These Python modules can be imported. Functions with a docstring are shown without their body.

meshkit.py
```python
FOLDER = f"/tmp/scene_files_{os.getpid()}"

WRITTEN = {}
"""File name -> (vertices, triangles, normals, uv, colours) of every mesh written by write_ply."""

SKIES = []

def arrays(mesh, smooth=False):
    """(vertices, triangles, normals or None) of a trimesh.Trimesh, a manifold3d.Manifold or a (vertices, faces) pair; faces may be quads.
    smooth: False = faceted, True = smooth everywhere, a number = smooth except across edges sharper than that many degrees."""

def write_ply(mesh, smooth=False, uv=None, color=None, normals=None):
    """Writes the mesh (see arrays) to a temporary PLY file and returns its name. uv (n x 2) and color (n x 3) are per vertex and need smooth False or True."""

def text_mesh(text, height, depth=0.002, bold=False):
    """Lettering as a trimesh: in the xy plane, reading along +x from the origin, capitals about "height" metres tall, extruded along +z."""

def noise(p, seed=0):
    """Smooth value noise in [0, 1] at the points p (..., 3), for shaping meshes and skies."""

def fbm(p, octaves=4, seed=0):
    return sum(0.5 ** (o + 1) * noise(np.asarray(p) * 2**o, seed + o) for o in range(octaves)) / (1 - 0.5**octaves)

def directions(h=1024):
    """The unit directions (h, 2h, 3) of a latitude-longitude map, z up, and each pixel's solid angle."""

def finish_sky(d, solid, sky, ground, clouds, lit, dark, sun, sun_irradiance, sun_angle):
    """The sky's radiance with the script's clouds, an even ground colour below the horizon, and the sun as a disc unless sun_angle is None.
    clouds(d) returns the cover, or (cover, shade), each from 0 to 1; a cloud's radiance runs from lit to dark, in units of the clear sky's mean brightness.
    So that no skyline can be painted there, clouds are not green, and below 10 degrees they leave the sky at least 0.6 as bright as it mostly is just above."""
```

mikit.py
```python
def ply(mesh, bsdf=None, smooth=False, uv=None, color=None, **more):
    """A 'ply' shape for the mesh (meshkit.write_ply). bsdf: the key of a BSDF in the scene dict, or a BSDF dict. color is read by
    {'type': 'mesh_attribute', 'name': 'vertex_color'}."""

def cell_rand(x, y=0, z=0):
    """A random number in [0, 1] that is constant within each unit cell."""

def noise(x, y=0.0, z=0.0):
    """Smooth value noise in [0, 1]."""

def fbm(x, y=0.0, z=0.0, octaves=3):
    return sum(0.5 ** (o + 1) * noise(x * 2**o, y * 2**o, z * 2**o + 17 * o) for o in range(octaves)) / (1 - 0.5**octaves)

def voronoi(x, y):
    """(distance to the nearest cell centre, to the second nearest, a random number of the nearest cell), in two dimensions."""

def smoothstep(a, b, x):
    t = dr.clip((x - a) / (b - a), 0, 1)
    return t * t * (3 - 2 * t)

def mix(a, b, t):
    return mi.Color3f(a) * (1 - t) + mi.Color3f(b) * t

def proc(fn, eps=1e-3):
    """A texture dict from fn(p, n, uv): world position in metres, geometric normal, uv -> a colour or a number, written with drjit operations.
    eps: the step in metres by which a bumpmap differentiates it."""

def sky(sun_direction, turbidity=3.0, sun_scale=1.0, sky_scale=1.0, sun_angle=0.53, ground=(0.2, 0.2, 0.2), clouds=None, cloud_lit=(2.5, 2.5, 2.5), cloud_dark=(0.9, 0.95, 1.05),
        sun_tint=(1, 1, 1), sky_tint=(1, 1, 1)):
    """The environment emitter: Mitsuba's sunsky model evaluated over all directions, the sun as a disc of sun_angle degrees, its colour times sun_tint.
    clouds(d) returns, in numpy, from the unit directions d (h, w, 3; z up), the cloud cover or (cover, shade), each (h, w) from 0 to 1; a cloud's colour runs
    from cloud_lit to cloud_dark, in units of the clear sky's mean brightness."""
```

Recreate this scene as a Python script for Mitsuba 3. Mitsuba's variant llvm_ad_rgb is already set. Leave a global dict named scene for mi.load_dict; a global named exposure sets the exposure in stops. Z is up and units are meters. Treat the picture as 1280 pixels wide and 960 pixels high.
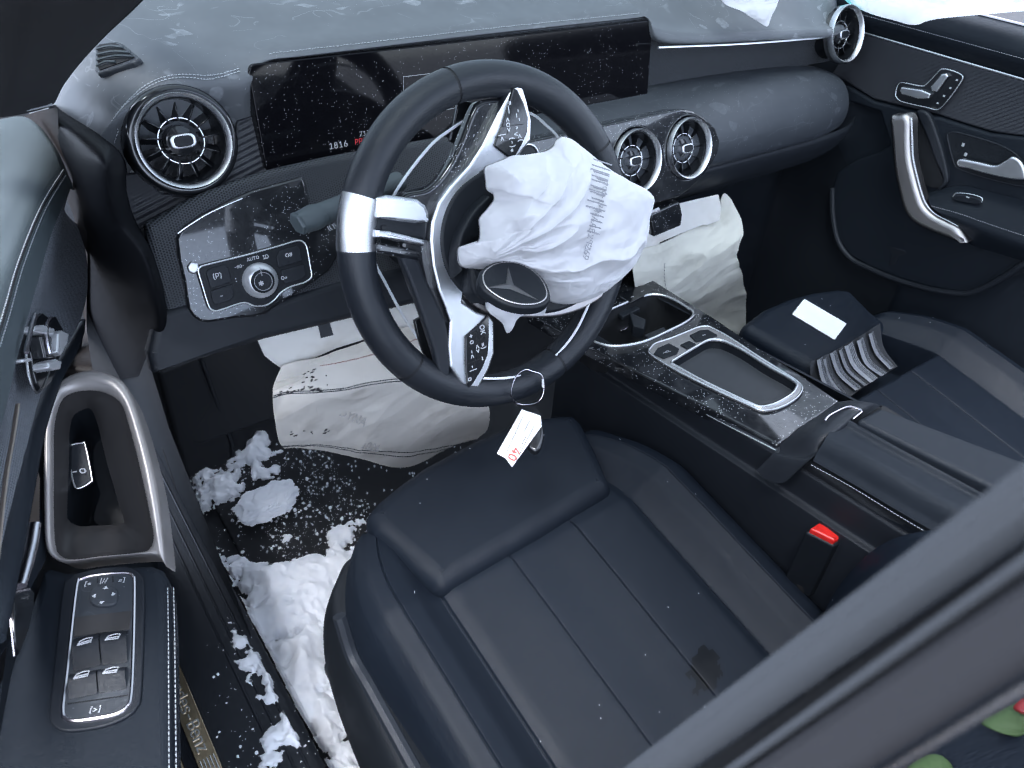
import math, random, numpy as np, trimesh, mitsuba as mi, mikit, meshkit
import drjit as dr
from shapely.geometry import Polygon, Point
from mikit import noise, fbm, voronoi, smoothstep, mix
T = mi.ScalarTransform4f
rng = np.random.default_rng(7); random.seed(7)
scene, labels = {}, {}
# ------------------------------------------------------------------ camera, sky, exposure
# x points to the car's nose, y to the driver's side, z up; metres
CAM = np.array([-.1799,.8314,1.078]); FWD = np.array([.6135,-.4922,-.6176]); UP = np.array([.5319,-.3205,.7838])
scene['camera'] = {'type': 'thinlens', 'fov': 67.4379, 'fov_axis': 'x', 'near_clip': .01, 'far_clip': 200.0,
    'aperture_radius': .0012, 'focus_distance': .95,
    'to_world': T().look_at(origin=CAM.tolist(), target=(CAM + FWD).tolist(), up=UP.tolist())}
def cloud_cover(d):
    n = meshkit.fbm(d * 3.1 + 5, 4)
    return np.clip(.7 + .8 * (n - .5), 0, 1), np.clip(meshkit.fbm(d * 2.2 + 9, 3) - .2, 0, 1)
scene['sky'] = mikit.sky([-.2, .34, .92], turbidity=3, sun_scale=.20, sun_angle=18, sun_tint=(.80, .95, 1.24), sky_tint=(.93, .99, 1.08), clouds=cloud_cover, cloud_lit=(1.72, 1.82, 2.0), cloud_dark=(1.04, 1.12, 1.24), ground=(.35, .36, .38))
exposure = 4.4

# ------------------------------------------------------------------ materials
def A_(x): return [float(q) for q in x]
def rgb(*c): return {'type': 'rgb', 'value': list(c)}
def two(b): return {'type': 'twosided', 'b': b}
def bump(fn, depth, b, eps=4e-4):
    return two({'type': 'bumpmap', 'arbitrary': mikit.proc(lambda p, n, uv: fn(p, n, uv), eps=eps), 'scale': depth, 'bsdf': b})
def prin(c, r=.5, **k):
    d = {'type': 'principled', 'base_color': c if isinstance(c, dict) else rgb(*c), 'roughness': r, 'specular': .5}; d.update(k); return d
def grain(p, n, uv):
    a, b, r = voronoi(p.x * 620 + p.z * 330, p.y * 620 + p.z * 410)
    return .6 * smoothstep(0, .35, b - a) + .4 * noise(p.x * 900, p.y * 900, p.z * 900)
def dusty(base, dust, amt, s=14.):
    """settled dust: a thin even film, crisp scrapes, hairline scratches and crumbs"""
    def fn(p, n, uv):
        f = fbm(p.x * s, p.y * s, p.z * s, 4)
        g = noise(p.x * 34 + 2 * f, p.y * 34 - 5 * f, p.z * 34)
        film = .20 + .08 * smoothstep(.35, .7, f)
        scrape = smoothstep(.74, .80, noise(p.x * 75 + p.y * 30 + 6 * f, p.y * 36 - p.x * 30, p.z * 40)) * (.35 + .65 * noise(p.x * 300, p.y * 300, p.z * 300)) * smoothstep(.46, .56, f)
        a = noise(p.x * 22 + p.y * 9 + 3 * f, p.y * 7 - p.x * 12, p.z * 20 + 5); b = noise(p.x * 9 - p.y * 24, p.y * 12 + p.x * 9 + 2 * f, p.z * 20 + 9)
        hair = (1 - smoothstep(.0, .010, dr.abs(a - .5))) * smoothstep(.5, .62, g) + (1 - smoothstep(.0, .008, dr.abs(b - .52))) * smoothstep(.52, .66, g)
        sp = voronoi(p.x * 330 + p.z * 150, p.y * 330 + p.z * 210)
        speck = dr.select(sp[2] > .955, 1 - smoothstep(.08, .24, sp[0]), 0.) * smoothstep(.45, .6, f)
        return mix(base, dust, dr.clip(amt * (film + .45 * scrape + .22 * hair) + .3 * speck, 0, 1))
    return mikit.proc(fn)
def specks(base, dust, dens, s=260., size=.25, wash=.0):
    def fn(p, n, uv):
        v = voronoi(p.y * s + p.x * s * .35, p.z * s * .9 + p.x * s * .6)
        cl = fbm(p.y * 17, p.z * 17, p.x * 17, 3)
        k = dr.select(v[2] > 1 - dens * (.3 + 1.6 * smoothstep(.35, .65, cl)), 1 - smoothstep(size * .4, size * (.6 + .7 * v[2]), v[0]), 0.)
        w = wash * smoothstep(.45, .8, fbm(p.y * 60, p.z * 60, p.x * 60, 4))
        return mix(base, dust, dr.clip(k + w, 0, 1))
    return mikit.proc(fn)
def perf(p, n, uv):   # fine perforated / honeycomb press
    a, b = p.y * 330, p.z * 300 + p.x * 120
    u = a - dr.floor(a) - .5; w = b + .5 * (dr.floor(a) - 2 * dr.floor(dr.floor(a) / 2)); w = w - dr.floor(w) - .5
    return smoothstep(.22, .42, dr.sqrt(u * u + w * w))
def ribs(p, n, uv):   # woven diagonal ribs
    a = (p.x * .62 + p.z * .78) * 150 + p.y * 40
    return .75 * (.5 + .5 * dr.sin(a * 6.283)) + .25 * (.5 + .5 * dr.sin((p.x * .8 - p.z * .6 + p.y) * 3600))
def mesh_weave(p, n, uv):
    a = (p.z) * 330; b = (p.x * .96 - p.y * .28) * 330
    return .5 + .25 * dr.sin(a * 6.283) + .25 * dr.sin((b + .5 * dr.floor(a)) * 6.283)
def cloth_fn(c, dirt, s=30.):
    def fn(p, n, uv):
        f = fbm(p.x * s, p.y * s, p.z * s, 4)
        return mix(c, dirt, smoothstep(.5, .85, f) * .55)
    return mikit.proc(fn)
def weave(p, n, uv):
    return .5 + .25 * dr.sin(p.y * 9000) + .25 * dr.sin(p.z * 9000 + p.x * 4000) + 3 * fbm(p.x * 110, p.y * 110, p.z * 110, 3)
def snow_fn(p, n, uv):
    return mix((.80, .83, .88), (.92, .93, .95), fbm(p.x * 60, p.y * 60, p.z * 60, 4))
def snow_b(p, n, uv):
    return fbm(p.x * 260, p.y * 260, p.z * 260, 4)
def carpet_b(p, n, uv):
    return noise(p.x * 1100, p.y * 1100, p.z * 1100) + .5 * noise(p.x * 400, p.y * 400, p.z * 400)
STAIN = A_([.0656,.3022,.258])
def leather_c(p, n, uv):
    v = voronoi(p.y * 260 + p.x * 90, p.z * 230 + p.x * 150)
    k = dr.select((v[2] > .9965) & (fbm(p.x * 9, p.y * 9, p.z * 9, 2) > .47), 1 - smoothstep(.1, .22, v[0]), 0.)
    return mix((.0085, .0122, .0190), (.40, .42, .45), k)
leather_fn = mikit.proc(leather_c)
M = {
 'pad_vinyl': bump(grain, .0004, prin(dusty((.045, .051, .058), (.46, .48, .51), .55), .46)),
 'dash_vinyl': bump(grain, .0004, prin(dusty((.020, .024, .030), (.25, .27, .30), .22), .42)),
 'seat_leather': bump(grain, .0005, prin(leather_fn, .36, specular=.24)),
 'door_vinyl': bump(grain, .0004, prin((.012, .0155, .021), .42, specular=.18)),
 'door_light': bump(grain, .0004, prin((.055, .070, .077), .5)),  # on the door pad, sky brightness on black vinyl is put into this colour
 'wheel_leather': bump(grain, .00022, prin((.012, .0145, .019), .36, specular=.42)),
 'plastic': bump(grain, .0003, prin((.012, .0145, .019), .45, specular=.32)),
 'dark_plastic': prin((.007, .009, .012), .5, specular=.3), 'deep': prin((.006, .007, .009), .7),
 'jamb': prin((.0055, .006, .0075), .5, specular=.06), 'jamb_brown': prin((.020, .016, .015), .5, specular=.2),
 'piano': prin(specks((.005, .006, .008), (.55, .57, .60), .075, 520., .26, .025), .035, clearcoat=1., clearcoat_gloss=.95),
 'piano_clean': prin((.006, .007, .009), .07, clearcoat=1., clearcoat_gloss=.95),
 'screen': prin(specks((.0035, .0035, .0048), (.40, .40, .43), .030, 520., .24, .002), .06, specular=.25),
 'perf': bump(perf, .0010, prin(mikit.proc(lambda p, n, uv: mix((.006, .007, .008), (.045, .050, .058), perf(p, n, uv))), .45)), 'ribs': bump(ribs, .0011, prin((.030, .032, .038), .38)),
 'mesh': bump(mesh_weave, .0016, prin(mikit.proc(lambda p, n, uv: mix((.010, .011, .013), (.24, .26, .29), mesh_weave(p, n, uv))), .42)),
 'chrome': {'type': 'roughconductor', 'material': 'Cr', 'alpha': .10}, 'silver': {'type': 'roughconductor', 'material': 'Al', 'alpha': .22, 'specular_reflectance': rgb(.80, .82, .84)},
 'satin': {'type': 'roughconductor', 'material': 'Al', 'alpha': .30, 'specular_reflectance': rgb(.60, .575, .565)},
 'bronze': prin((.26, .215, .185), .38, metallic=.75), 'steel_gold': {'type': 'roughconductor', 'material': 'Al', 'alpha': .18, 'specular_reflectance': rgb(.62, .50, .34)},
 'airbag': bump(weave, .00025, prin((.50, .50, .515), .8)), 'beige': bump(weave, .0003, prin(cloth_fn((.62, .585, .535), (.42, .385, .34)), .8)),
 'beige_green': bump(weave, .0003, prin(cloth_fn((.56, .555, .495), (.40, .395, .34)), .8)),
 'board': prin(cloth_fn((.66, .65, .62), (.45, .41, .35), 22.), .55), 'paper': prin((.78, .79, .80), .6), 'ink': prin((.03, .03, .04), .6), 'red_ink': prin((.5, .06, .05), .6),
 'soot': prin((.02, .018, .018), .8), 'thread': prin((.42, .44, .46), .7), 'red_thread': prin((.30, .16, .14), .7), 'dark_thread': prin((.05, .055, .065), .7), 'bag_print': prin((.22, .225, .25), .8), 'faint_print': prin((.40, .38, .36), .8),
 'icon': prin((.46, .47, .49), .5), 'dim_icon': prin((.35, .36, .38), .5), 'red': prin((.62, .018, .014), .28, clearcoat=.5),
 'snow': bump(snow_b, .004, prin(mikit.proc(snow_fn), .65), 8e-4), 'carpet': bump(carpet_b, .0016, prin((.020, .022, .026), .95)),
 'mat': bump(carpet_b, .0016, prin(specks((.010, .011, .013), (.5, .53, .56), .10, 150., .3), .95)),
 'mat_grey': bump(carpet_b, .0005, prin((.032, .035, .040), .7)), 'bronze_dark': prin((.036, .034, .034), .42), 'frame_dark': prin((.030, .030, .033), .7, specular=.12), 'star_grey': prin((.055, .057, .06), .4, metallic=.3), 'wet': prin((.0030, .0040, .0055), .26, specular=.2), 'added_roof_glass': {'type': 'thindielectric'}, 'silver_paint': prin((.62, .63, .65), .28, metallic=.55), 'rubber': prin((.012, .012, .013), .55), 'pillar_cloth': prin((.052, .056, .062), .85, specular=.15), 'headliner': prin((.20, .21, .23), .9), 'a_pillar': bump(carpet_b, .0003, prin((.013, .013, .015), .75)),
 'frame_paint': prin((.05, .05, .06), .22, clearcoat=.8), 'tint': prin((.006, .007, .008), .04, specular=1., clearcoat=1., clearcoat_gloss=1.), 'wire': prin((.70, .72, .74), .35),
 'bellow': prin((.20, .21, .23), .7), 'bellow_dark': prin((.02, .022, .026), .7),
 'asphalt': bump(carpet_b, .002, prin((.07, .07, .075), .8)), 'grass': prin((.10, .27, .035), .8), 'green_stand_in': prin((.040, .075, .022), .7), 'ring_sheen_tint': prin((.33, .31, .30), .36, metallic=.45), 'curtain': {'type': 'principledthin', 'base_color': rgb(.85, .87, .88), 'roughness': .7, 'diff_trans': 1.1},
 'teal': {'type': 'principledthin', 'base_color': rgb(.25, .72, .66), 'roughness': .5, 'diff_trans': 1.2},
 'clear_film': {'type': 'thindielectric'}, 'pane': {'type': 'thindielectric'}, 'windscreen': {'type': 'thindielectric', 'specular_transmittance': rgb(.31, .35, .35)}, 'lit_red': prin((.7, .05, .06), .5), 'stand_in_red': prin((.22, .01, .012), .25, clearcoat=1.),
}
for k, m in M.items():
    scene['mat_' + k] = m if m['type'] in ('twosided', 'principledthin', 'thindielectric') else two(m)

# ------------------------------------------------------------------ helpers
def A(x): return np.array(x, float)
def nz(v): v = A(v); return v / np.linalg.norm(v)
def numbered(k):
    if k not in used: used.add(k); return k
    i = 1
    while f'{k}_{i:03d}' in used: i += 1
    used.add(f'{k}_{i:03d}'); return f'{k}_{i:03d}'
used = set()
def tm(v, f):
    f = np.asarray(f, int)
    if f.shape[1] == 4: f = np.vstack([f[:, [0, 1, 2]], f[:, [0, 2, 3]]])
    return trimesh.Trimesh(A(v), f, process=False)
def cat(*ms): return trimesh.util.concatenate(list(ms))
def add(key, mesh, mat, parent=None, smooth=35, **kw):
    key = numbered((parent + '__' if parent else '') + key)
    scene[key] = mikit.ply(mesh, 'mat_' + mat, smooth=smooth)
    if kw: labels[key] = kw
    return key
def thing(key, label, cat_, group=None):
    key = numbered(key); labels[key] = {'label': label, 'category': cat_}
    if group: labels[key]['group'] = group
    return key
def cr(P, n, closed=False):
    P = A(P); N = len(P)
    t = np.linspace(0, N if closed else N - 1, n, endpoint=not closed)
    i = np.minimum(np.floor(t).astype(int), N - 1 if closed else N - 2); u = (t - i)[:, None] if P.ndim == 2 else (t - i)[:, None, None]
    g = (lambda k: P[k % N]) if closed else (lambda k: np.where((k < 0).reshape((-1,) + (1,) * (P.ndim - 1)), 2 * P[0] - P[1], np.where((k >= N).reshape((-1,) + (1,) * (P.ndim - 1)), 2 * P[-1] - P[-2], P[np.clip(k, 0, N - 1)])))
    a, b, c, d = g(i - 1), g(i), g(i + 1), g(i + 2)
    return .5 * (2 * b + (c - a) * u + (2 * a - 5 * b + 4 * c - d) * u * u + (3 * b - a - 3 * c + d) * u ** 3)
def gridmesh(G, cu=False, cv=False):
    m, n = G.shape[:2]; i, j = np.meshgrid(np.arange(m - (not cu)), np.arange(n - (not cv)), indexing='ij')
    q = np.stack([i * n + j, i * n + (j + 1) % n, (i + 1) % m * n + (j + 1) % n, (i + 1) % m * n + j], -1).reshape(-1, 4)
    return tm(G.reshape(-1, 3), q)
def spl(rows, nu, nv):
    G = cr(A(rows), nu); return np.swapaxes(cr(np.swapaxes(G, 0, 1), nv), 0, 1)
def surf(rows, nu, nv): return gridmesh(spl(rows, nu, nv))
def frames(P, closed):
    t = np.roll(P, -1, 0) - np.roll(P, 1, 0) if closed else np.gradient(P, axis=0)
    t /= np.linalg.norm(t, axis=1, keepdims=True) + 1e-12
    a = np.zeros_like(P); a[0] = np.cross(t[0], [0, 0, 1.] if abs(t[0, 2]) < .9 else [1., 0, 0])
    for k in range(len(P)):
        v = a[k - 1] if k else a[0]
        v = v - t[k] * (v @ t[k]); a[k] = v / (np.linalg.norm(v) + 1e-12)
    return t, a, np.cross(t, a)
def tube(P, r, sides=10, closed=False, n=None, flat=1.):
    P = A(P)
    if n: P = cr(P, n, closed)
    t, a, b = frames(P, closed); r = np.atleast_1d(A(r)); r = np.full(len(P), r[0]) if len(r) == 1 else r
    if len(r) != len(P): r = np.interp(np.linspace(0, 1, len(P)), np.linspace(0, 1, len(r)), r)
    th = np.arange(sides) * 2 * np.pi / sides
    G = P[:, None] + r[:, None, None] * (np.cos(th)[None, :, None] * a[:, None] + flat * np.sin(th)[None, :, None] * b[:, None])
    m = gridmesh(G, closed, True)
    if not closed:
        k = len(P); v = np.vstack([m.vertices, P[:1], P[-1:]]); s = np.arange(sides)
        caps = np.vstack([np.stack([(s + 1) % sides, s, s * 0 + k * sides], 1), np.stack([(k - 1) * sides + s, (k - 1) * sides + (s + 1) % sides, s * 0 + k * sides + 1], 1)])
        m = tm(v, np.vstack([m.faces, caps]))
    return m
def basis(n, ref=(0, 1, 0)):
    n = nz(n); u = A(ref) - n * (A(ref) @ n)
    if u @ u < 1e-3: u = A([1., 0, 0]) - n * n[0]
    u = nz(u); return u, np.cross(n, u), n
def lathe(prof, c, ax, sides=48):
    u, v, n = basis(ax); th = np.arange(sides) * 2 * np.pi / sides; prof = A(prof)
    G = A(c) + prof[:, None, 0, None] * (np.cos(th)[None, :, None] * u + np.sin(th)[None, :, None] * v) + prof[:, None, 1, None] * n
    return gridmesh(G, False, True)
def ring(c, ax, r, tr, sides=56, ts=10): 
    a = np.linspace(0, 2 * np.pi, ts + 1); return lathe(np.stack([r + tr * np.cos(a), tr * np.sin(a)], 1), c, ax, sides)
def poly2(P, o, u, v): d = A(P) - o; return np.stack([d @ u, d @ v], 1)
def fit_plane(P):
    P = A(P); o = P.mean(0); return o, np.linalg.svd(P - o, full_matrices=False)[2][2]
def plate(P, t, bevel=.0015, n=None, holes=(), nb=3, round_=0., lift=0., ref=(0, 1, 0)):
    """a solid slab: outline P (3-D points on one plane), raised by t along n with a rounded edge"""
    o, n0 = fit_plane(P); n = n0 if n is None else nz(n)
    if (n0 @ n) < 0: n0 = -n0
    n = n0; u, v, n = basis(n, ref)
    pg = Polygon(poly2(P, o, u, v)).buffer(0)
    if pg.geom_type != 'Polygon': pg = max(pg.geoms, key=lambda q: q.area)
    if round_: pg = pg.buffer(-round_).buffer(2 * round_).buffer(-round_)
    for h in holes:
        hp = Polygon(poly2(h, o, u, v)).buffer(0); pg = pg.difference(hp)
    if pg.geom_type != 'Polygon': pg = max(pg.geoms, key=lambda q: q.area)
    V, F, k = [], [], 0; tops = []
    for w, rg in enumerate([pg.exterior, *pg.interiors]):
        c = A(rg.coords)[:-1]
        keep = np.linalg.norm(c - np.roll(c, 1, 0), axis=1) > 1e-6; c = c[keep]
        area = .5 * np.sum(c[:, 0] * np.roll(c[:, 1], -1) - np.roll(c[:, 0], -1) * c[:, 1])
        if (area < 0) != (w > 0): c = c[::-1]
        e1 = c - np.roll(c, 1, 0); e2 = np.roll(c, -1, 0) - c
        e1 /= np.linalg.norm(e1, axis=1, keepdims=True); e2 /= np.linalg.norm(e2, axis=1, keepdims=True)
        nn = np.stack([-(e1 + e2)[:, 1], (e1 + e2)[:, 0]], 1); nn /= np.linalg.norm(nn, axis=1, keepdims=True) + 1e-9
        nn /= np.clip((nn * np.stack([-e1[:, 1], e1[:, 0]], 1)).sum(1), .5, 1)[:, None]
        lv = [(0, 0.)] + [(bevel * (1 - math.cos(a)), t - bevel + bevel * math.sin(a)) for a in np.linspace(0, np.pi / 2, nb + 1)]
        m = len(c)
        for q, (ins, h) in enumerate(lv):
            cc = c + nn * ins; V.append(o + cc[:, :1] * u + cc[:, 1:] * v + n * (h + lift))
            if q:
                s = np.arange(m); a0 = k + (q - 1) * m; b0 = k + q * m
                F.append(np.stack([a0 + s, a0 + (s + 1) % m, b0 + (s + 1) % m], 1)); F.append(np.stack([a0 + s, b0 + (s + 1) % m, b0 + s], 1))
        tops.append((cc, k + (len(lv) - 1) * m)); k += len(lv) * m
    tp = Polygon(tops[0][0], [x[0] for x in tops[1:]])
    try: tv, tf = trimesh.creation.triangulate_polygon(tp, engine='earcut')
    except Exception: tv, tf = trimesh.creation.triangulate_polygon(tp.buffer(0), engine='earcut')
    a = tv[tf]; flip = np.cross(a[:, 1] - a[:, 0], a[:, 2] - a[:, 0]) < 0; tf[flip] = tf[flip][:, ::-1]
    V.append(o + tv[:, :1] * u + tv[:, 1:] * v + n * (t + lift)); F.append(tf + k)
    return tm(np.vstack(V), np.vstack(F))
def well(P, depth, n, inset=.002, floor=True, nb=3):
    """a recess: walls going down from the outline P against n, and its floor"""
    P = A(P); c = P.mean(0); n = nz(n); R_ = []
    for s, h in ((0, 0), (0, -.4 * depth), (inset, -.92 * depth), (2 * inset, -depth)):
        d = P - c; L = np.linalg.norm(d, axis=1, keepdims=True); R_.append(c + d * (1 - s / np.maximum(L, 1e-6)) + n * h)
    G = np.stack(R_); m = gridmesh(G, False, True)
    if floor:
        k = len(P); v = np.vstack([m.vertices, [G[-1].mean(0)]]); s = np.arange(k)
        m = tm(v, np.vstack([m.faces, np.stack([3 * k + s, 3 * k + (s + 1) % k, s * 0 + 4 * k], 1)]))
    return m
def rbox(c, size, ax=(1, 0, 0), up=(0, 0, 1), r=.003):
    """a box with rounded edges"""
    u = nz(ax); w = nz(A(up) - u * (A(up) @ u)); v = np.cross(w, u); sx, sy, sz = A(size) / 2
    P = [A(c) + u * (sx * a) + v * (sy * b) - w * sz for a, b in ((1, 1), (-1, 1), (-1, -1), (1, -1))]
    return plate(P, 2 * sz, r, w, round_=min(r * 1.2, .45 * min(sx, sy)))
def text(s, h, o, x, y, depth=.0004, bold=False):
    m = meshkit.text_mesh(s, h, depth, bold); x, y = nz(x), nz(y); z = np.cross(x, y); w = m.bounds
    v = A(m.vertices); v[:, 0] -= (w[0, 0] + w[1, 0]) / 2; v[:, 1] -= (w[0, 1] + w[1, 1]) / 2
    return tm(A(o) + v[:, :1] * x + v[:, 1:2] * y + v[:, 2:] * z, m.faces)
def stitches(P, n, off, step=.0045, r=.0005):
    """a row of stitches along the curve P, standing on a surface of normal off"""
    P = cr(P, 400); L = np.r_[0, np.cumsum(np.linalg.norm(np.diff(P, axis=0), axis=1))]; s = np.arange(0, L[-1] - step, step); ms = []
    at = lambda q: np.stack([np.interp(q, L, P[:, k]) for k in range(3)], -1)
    for q in s: ms.append(tube([at(q), at(q + step * .3) + A(off) * .7, at(q + step * .7)], [r * .7, r, r * .7], 4))
    return cat(*ms)
def snap(P, mesh, off=.0008, n=300):
    """lays the curve P on the mesh's surface"""
    from scipy.spatial import cKDTree
    P = cr(P, n); vn = np.zeros((len(mesh.vertices), 3)); V, F = A(mesh.vertices), mesh.faces
    fn = np.cross(V[F[:, 1]] - V[F[:, 0]], V[F[:, 2]] - V[F[:, 0]])
    for k in range(3): np.add.at(vn, F[:, k], fn)
    vn /= np.linalg.norm(vn, axis=1, keepdims=True) + 1e-12
    d, i = cKDTree(V).query(P, 8); w = 1 / (d + 1e-5); w /= w.sum(1, keepdims=True)
    q = (V[i] * w[..., None]).sum(1); m = (vn[i] * w[..., None]).sum(1); m /= np.linalg.norm(m, axis=1, keepdims=True)
    m *= np.sign(((CAM - q) * m).sum(1, keepdims=True)); return q + m * off
def crumple(p, s, a, seed=0, oct=4):
    """folds of limp fabric: sharp creases along warped noise ridges"""
    q = A(p) * s; w = np.stack([meshkit.fbm(q * .7 + 11 + seed, 2), meshkit.fbm(q * .7 + 37 + seed, 2), meshkit.fbm(q * .7 + 71 + seed, 2)], -1) * 1.6
    r = 0
    for k in range(oct): r = r + .55 ** k * (1 - np.abs(2 * meshkit.noise((q + w) * 1.8 ** k + 5 * k, seed + k) - 1) * 2)
    return a * r
def folds(G, H0, amp, seed, lump=.016, crease=.0035):
    """soft pleats running out from the point H0, broad lumps and a few fine creases"""
    q = G - A(H0); o, nn = fit_plane(G.reshape(-1, 3)); u, v, nn = basis(nn, (0, 0, 1))
    a, b = q @ u, q @ v; r = np.hypot(a, b); th = np.arctan2(b, a)
    w = meshkit.fbm(G * 14 + seed, 2) - .5
    rid = 1 - np.abs(2 * meshkit.noise(np.stack([np.cos(th) * 3.2 + w * 1.6 + 3, np.sin(th) * 3.2 + w * 1.6, r * 5 + seed], -1), seed) - 1)
    rid2 = 1 - np.abs(2 * meshkit.noise(np.stack([np.cos(th) * 6.5 + w * 2 + 9, np.sin(th) * 6.5 + w * 2, r * 9 + seed], -1), seed + 2) - 1)
    f = np.clip(r / .05, 0, 1)
    return f * (amp * rid ** 2 + .45 * amp * rid2 ** 2) + lump * (meshkit.fbm(G * 13 + 5 * seed, 2) - .5) + crumple(G, 26., crease, seed, 3)
def sm(P, n=64): return cr(P, n, True)

# ================================================================== the setting: floor, ground outside
FL = .0
add('ground', tm([[-9, -9, -.34], [9, -9, -.34], [9, 9, -.34], [-9, 9, -.34]], [[0, 1, 2, 3]]), 'asphalt', kind='structure')
fx = np.linspace(-.5, 1.9, 60); fy = np.linspace(-.76, .76, 50)
def floor_z(x, y): return FL + np.clip(x - .95 + 0 * y, 0, 9) * .9 - .004
add('floor', gridmesh(np.stack([np.stack([np.full(50, x), fy, floor_z(x, fy)], 1) for x in fx])), 'carpet', smooth=True, kind='structure')
# ================================================================== dashboard
dash = thing('dashboard', 'black leather-look dashboard with wide display, round air vents and pale dusty smears on top', 'dashboard')
def sec(y, dz=0., zb=None, ex=.735, ez=.803, under=None):
    """one section of the upper pad at y: from the windscreen over the brow to the face below it"""
    f = under or [(ex - .013, ez - .016), (ex - .004, ez - .045), (ex + .01, .715)]
    s = [(1.32, .80), (1.15, .835), (1.0, .845), (.88, .836), (.80, .821), (ex + .022, ez + .008), (ex, ez)] + f
    return [[x, y, z + dz * (1 if i < 7 else .5)] for i, (x, z) in enumerate(s)]
rec = lambda ex, ez: [(ex - .004, ez - .012), (ex + .012, ez - .016), (ex + .04, ez - .018)]
scu = [(.731, .8035), (.742, .797), (.745, .715)]
rows = [sec(.735, -.15), sec(.722, -.115), sec(.70, -.075), sec(.675, -.036), sec(.64, -.010), sec(.60, .0), sec(.56, -.004), sec(.53, .0), sec(.50, .0, ez=.8075, ex=.727, under=scu), sec(.45, .0, ez=.8075, ex=.726, under=scu), sec(.2, .0, ez=.8085, ex=.726, under=scu),
        sec(-.06, .0, ez=.8065, ex=.726, under=scu), sec(-.10, .0, ez=.8045, ex=.726, under=scu), sec(-.118, 0, ez=.788, ex=.715, under=rec(.715, .786)), sec(-.2, 0, ez=.776, ex=.704, under=rec(.704, .775)), sec(-.4, 0, ez=.764, ex=.70, under=rec(.70, .763)),
        sec(-.54, 0, ez=.754, ex=.70, under=rec(.70, .753)), sec(-.60, 0, ez=.752, ex=.71, under=rec(.71, .751)), sec(-.66, -.01, ez=.75, ex=.73, under=rec(.73, .745)), sec(-.72, -.05, ez=.745, ex=.74, under=rec(.74, .735))]
padm = surf(rows, 220, 110)
add('upper_pad', padm, 'pad_vinyl', dash, True)
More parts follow.
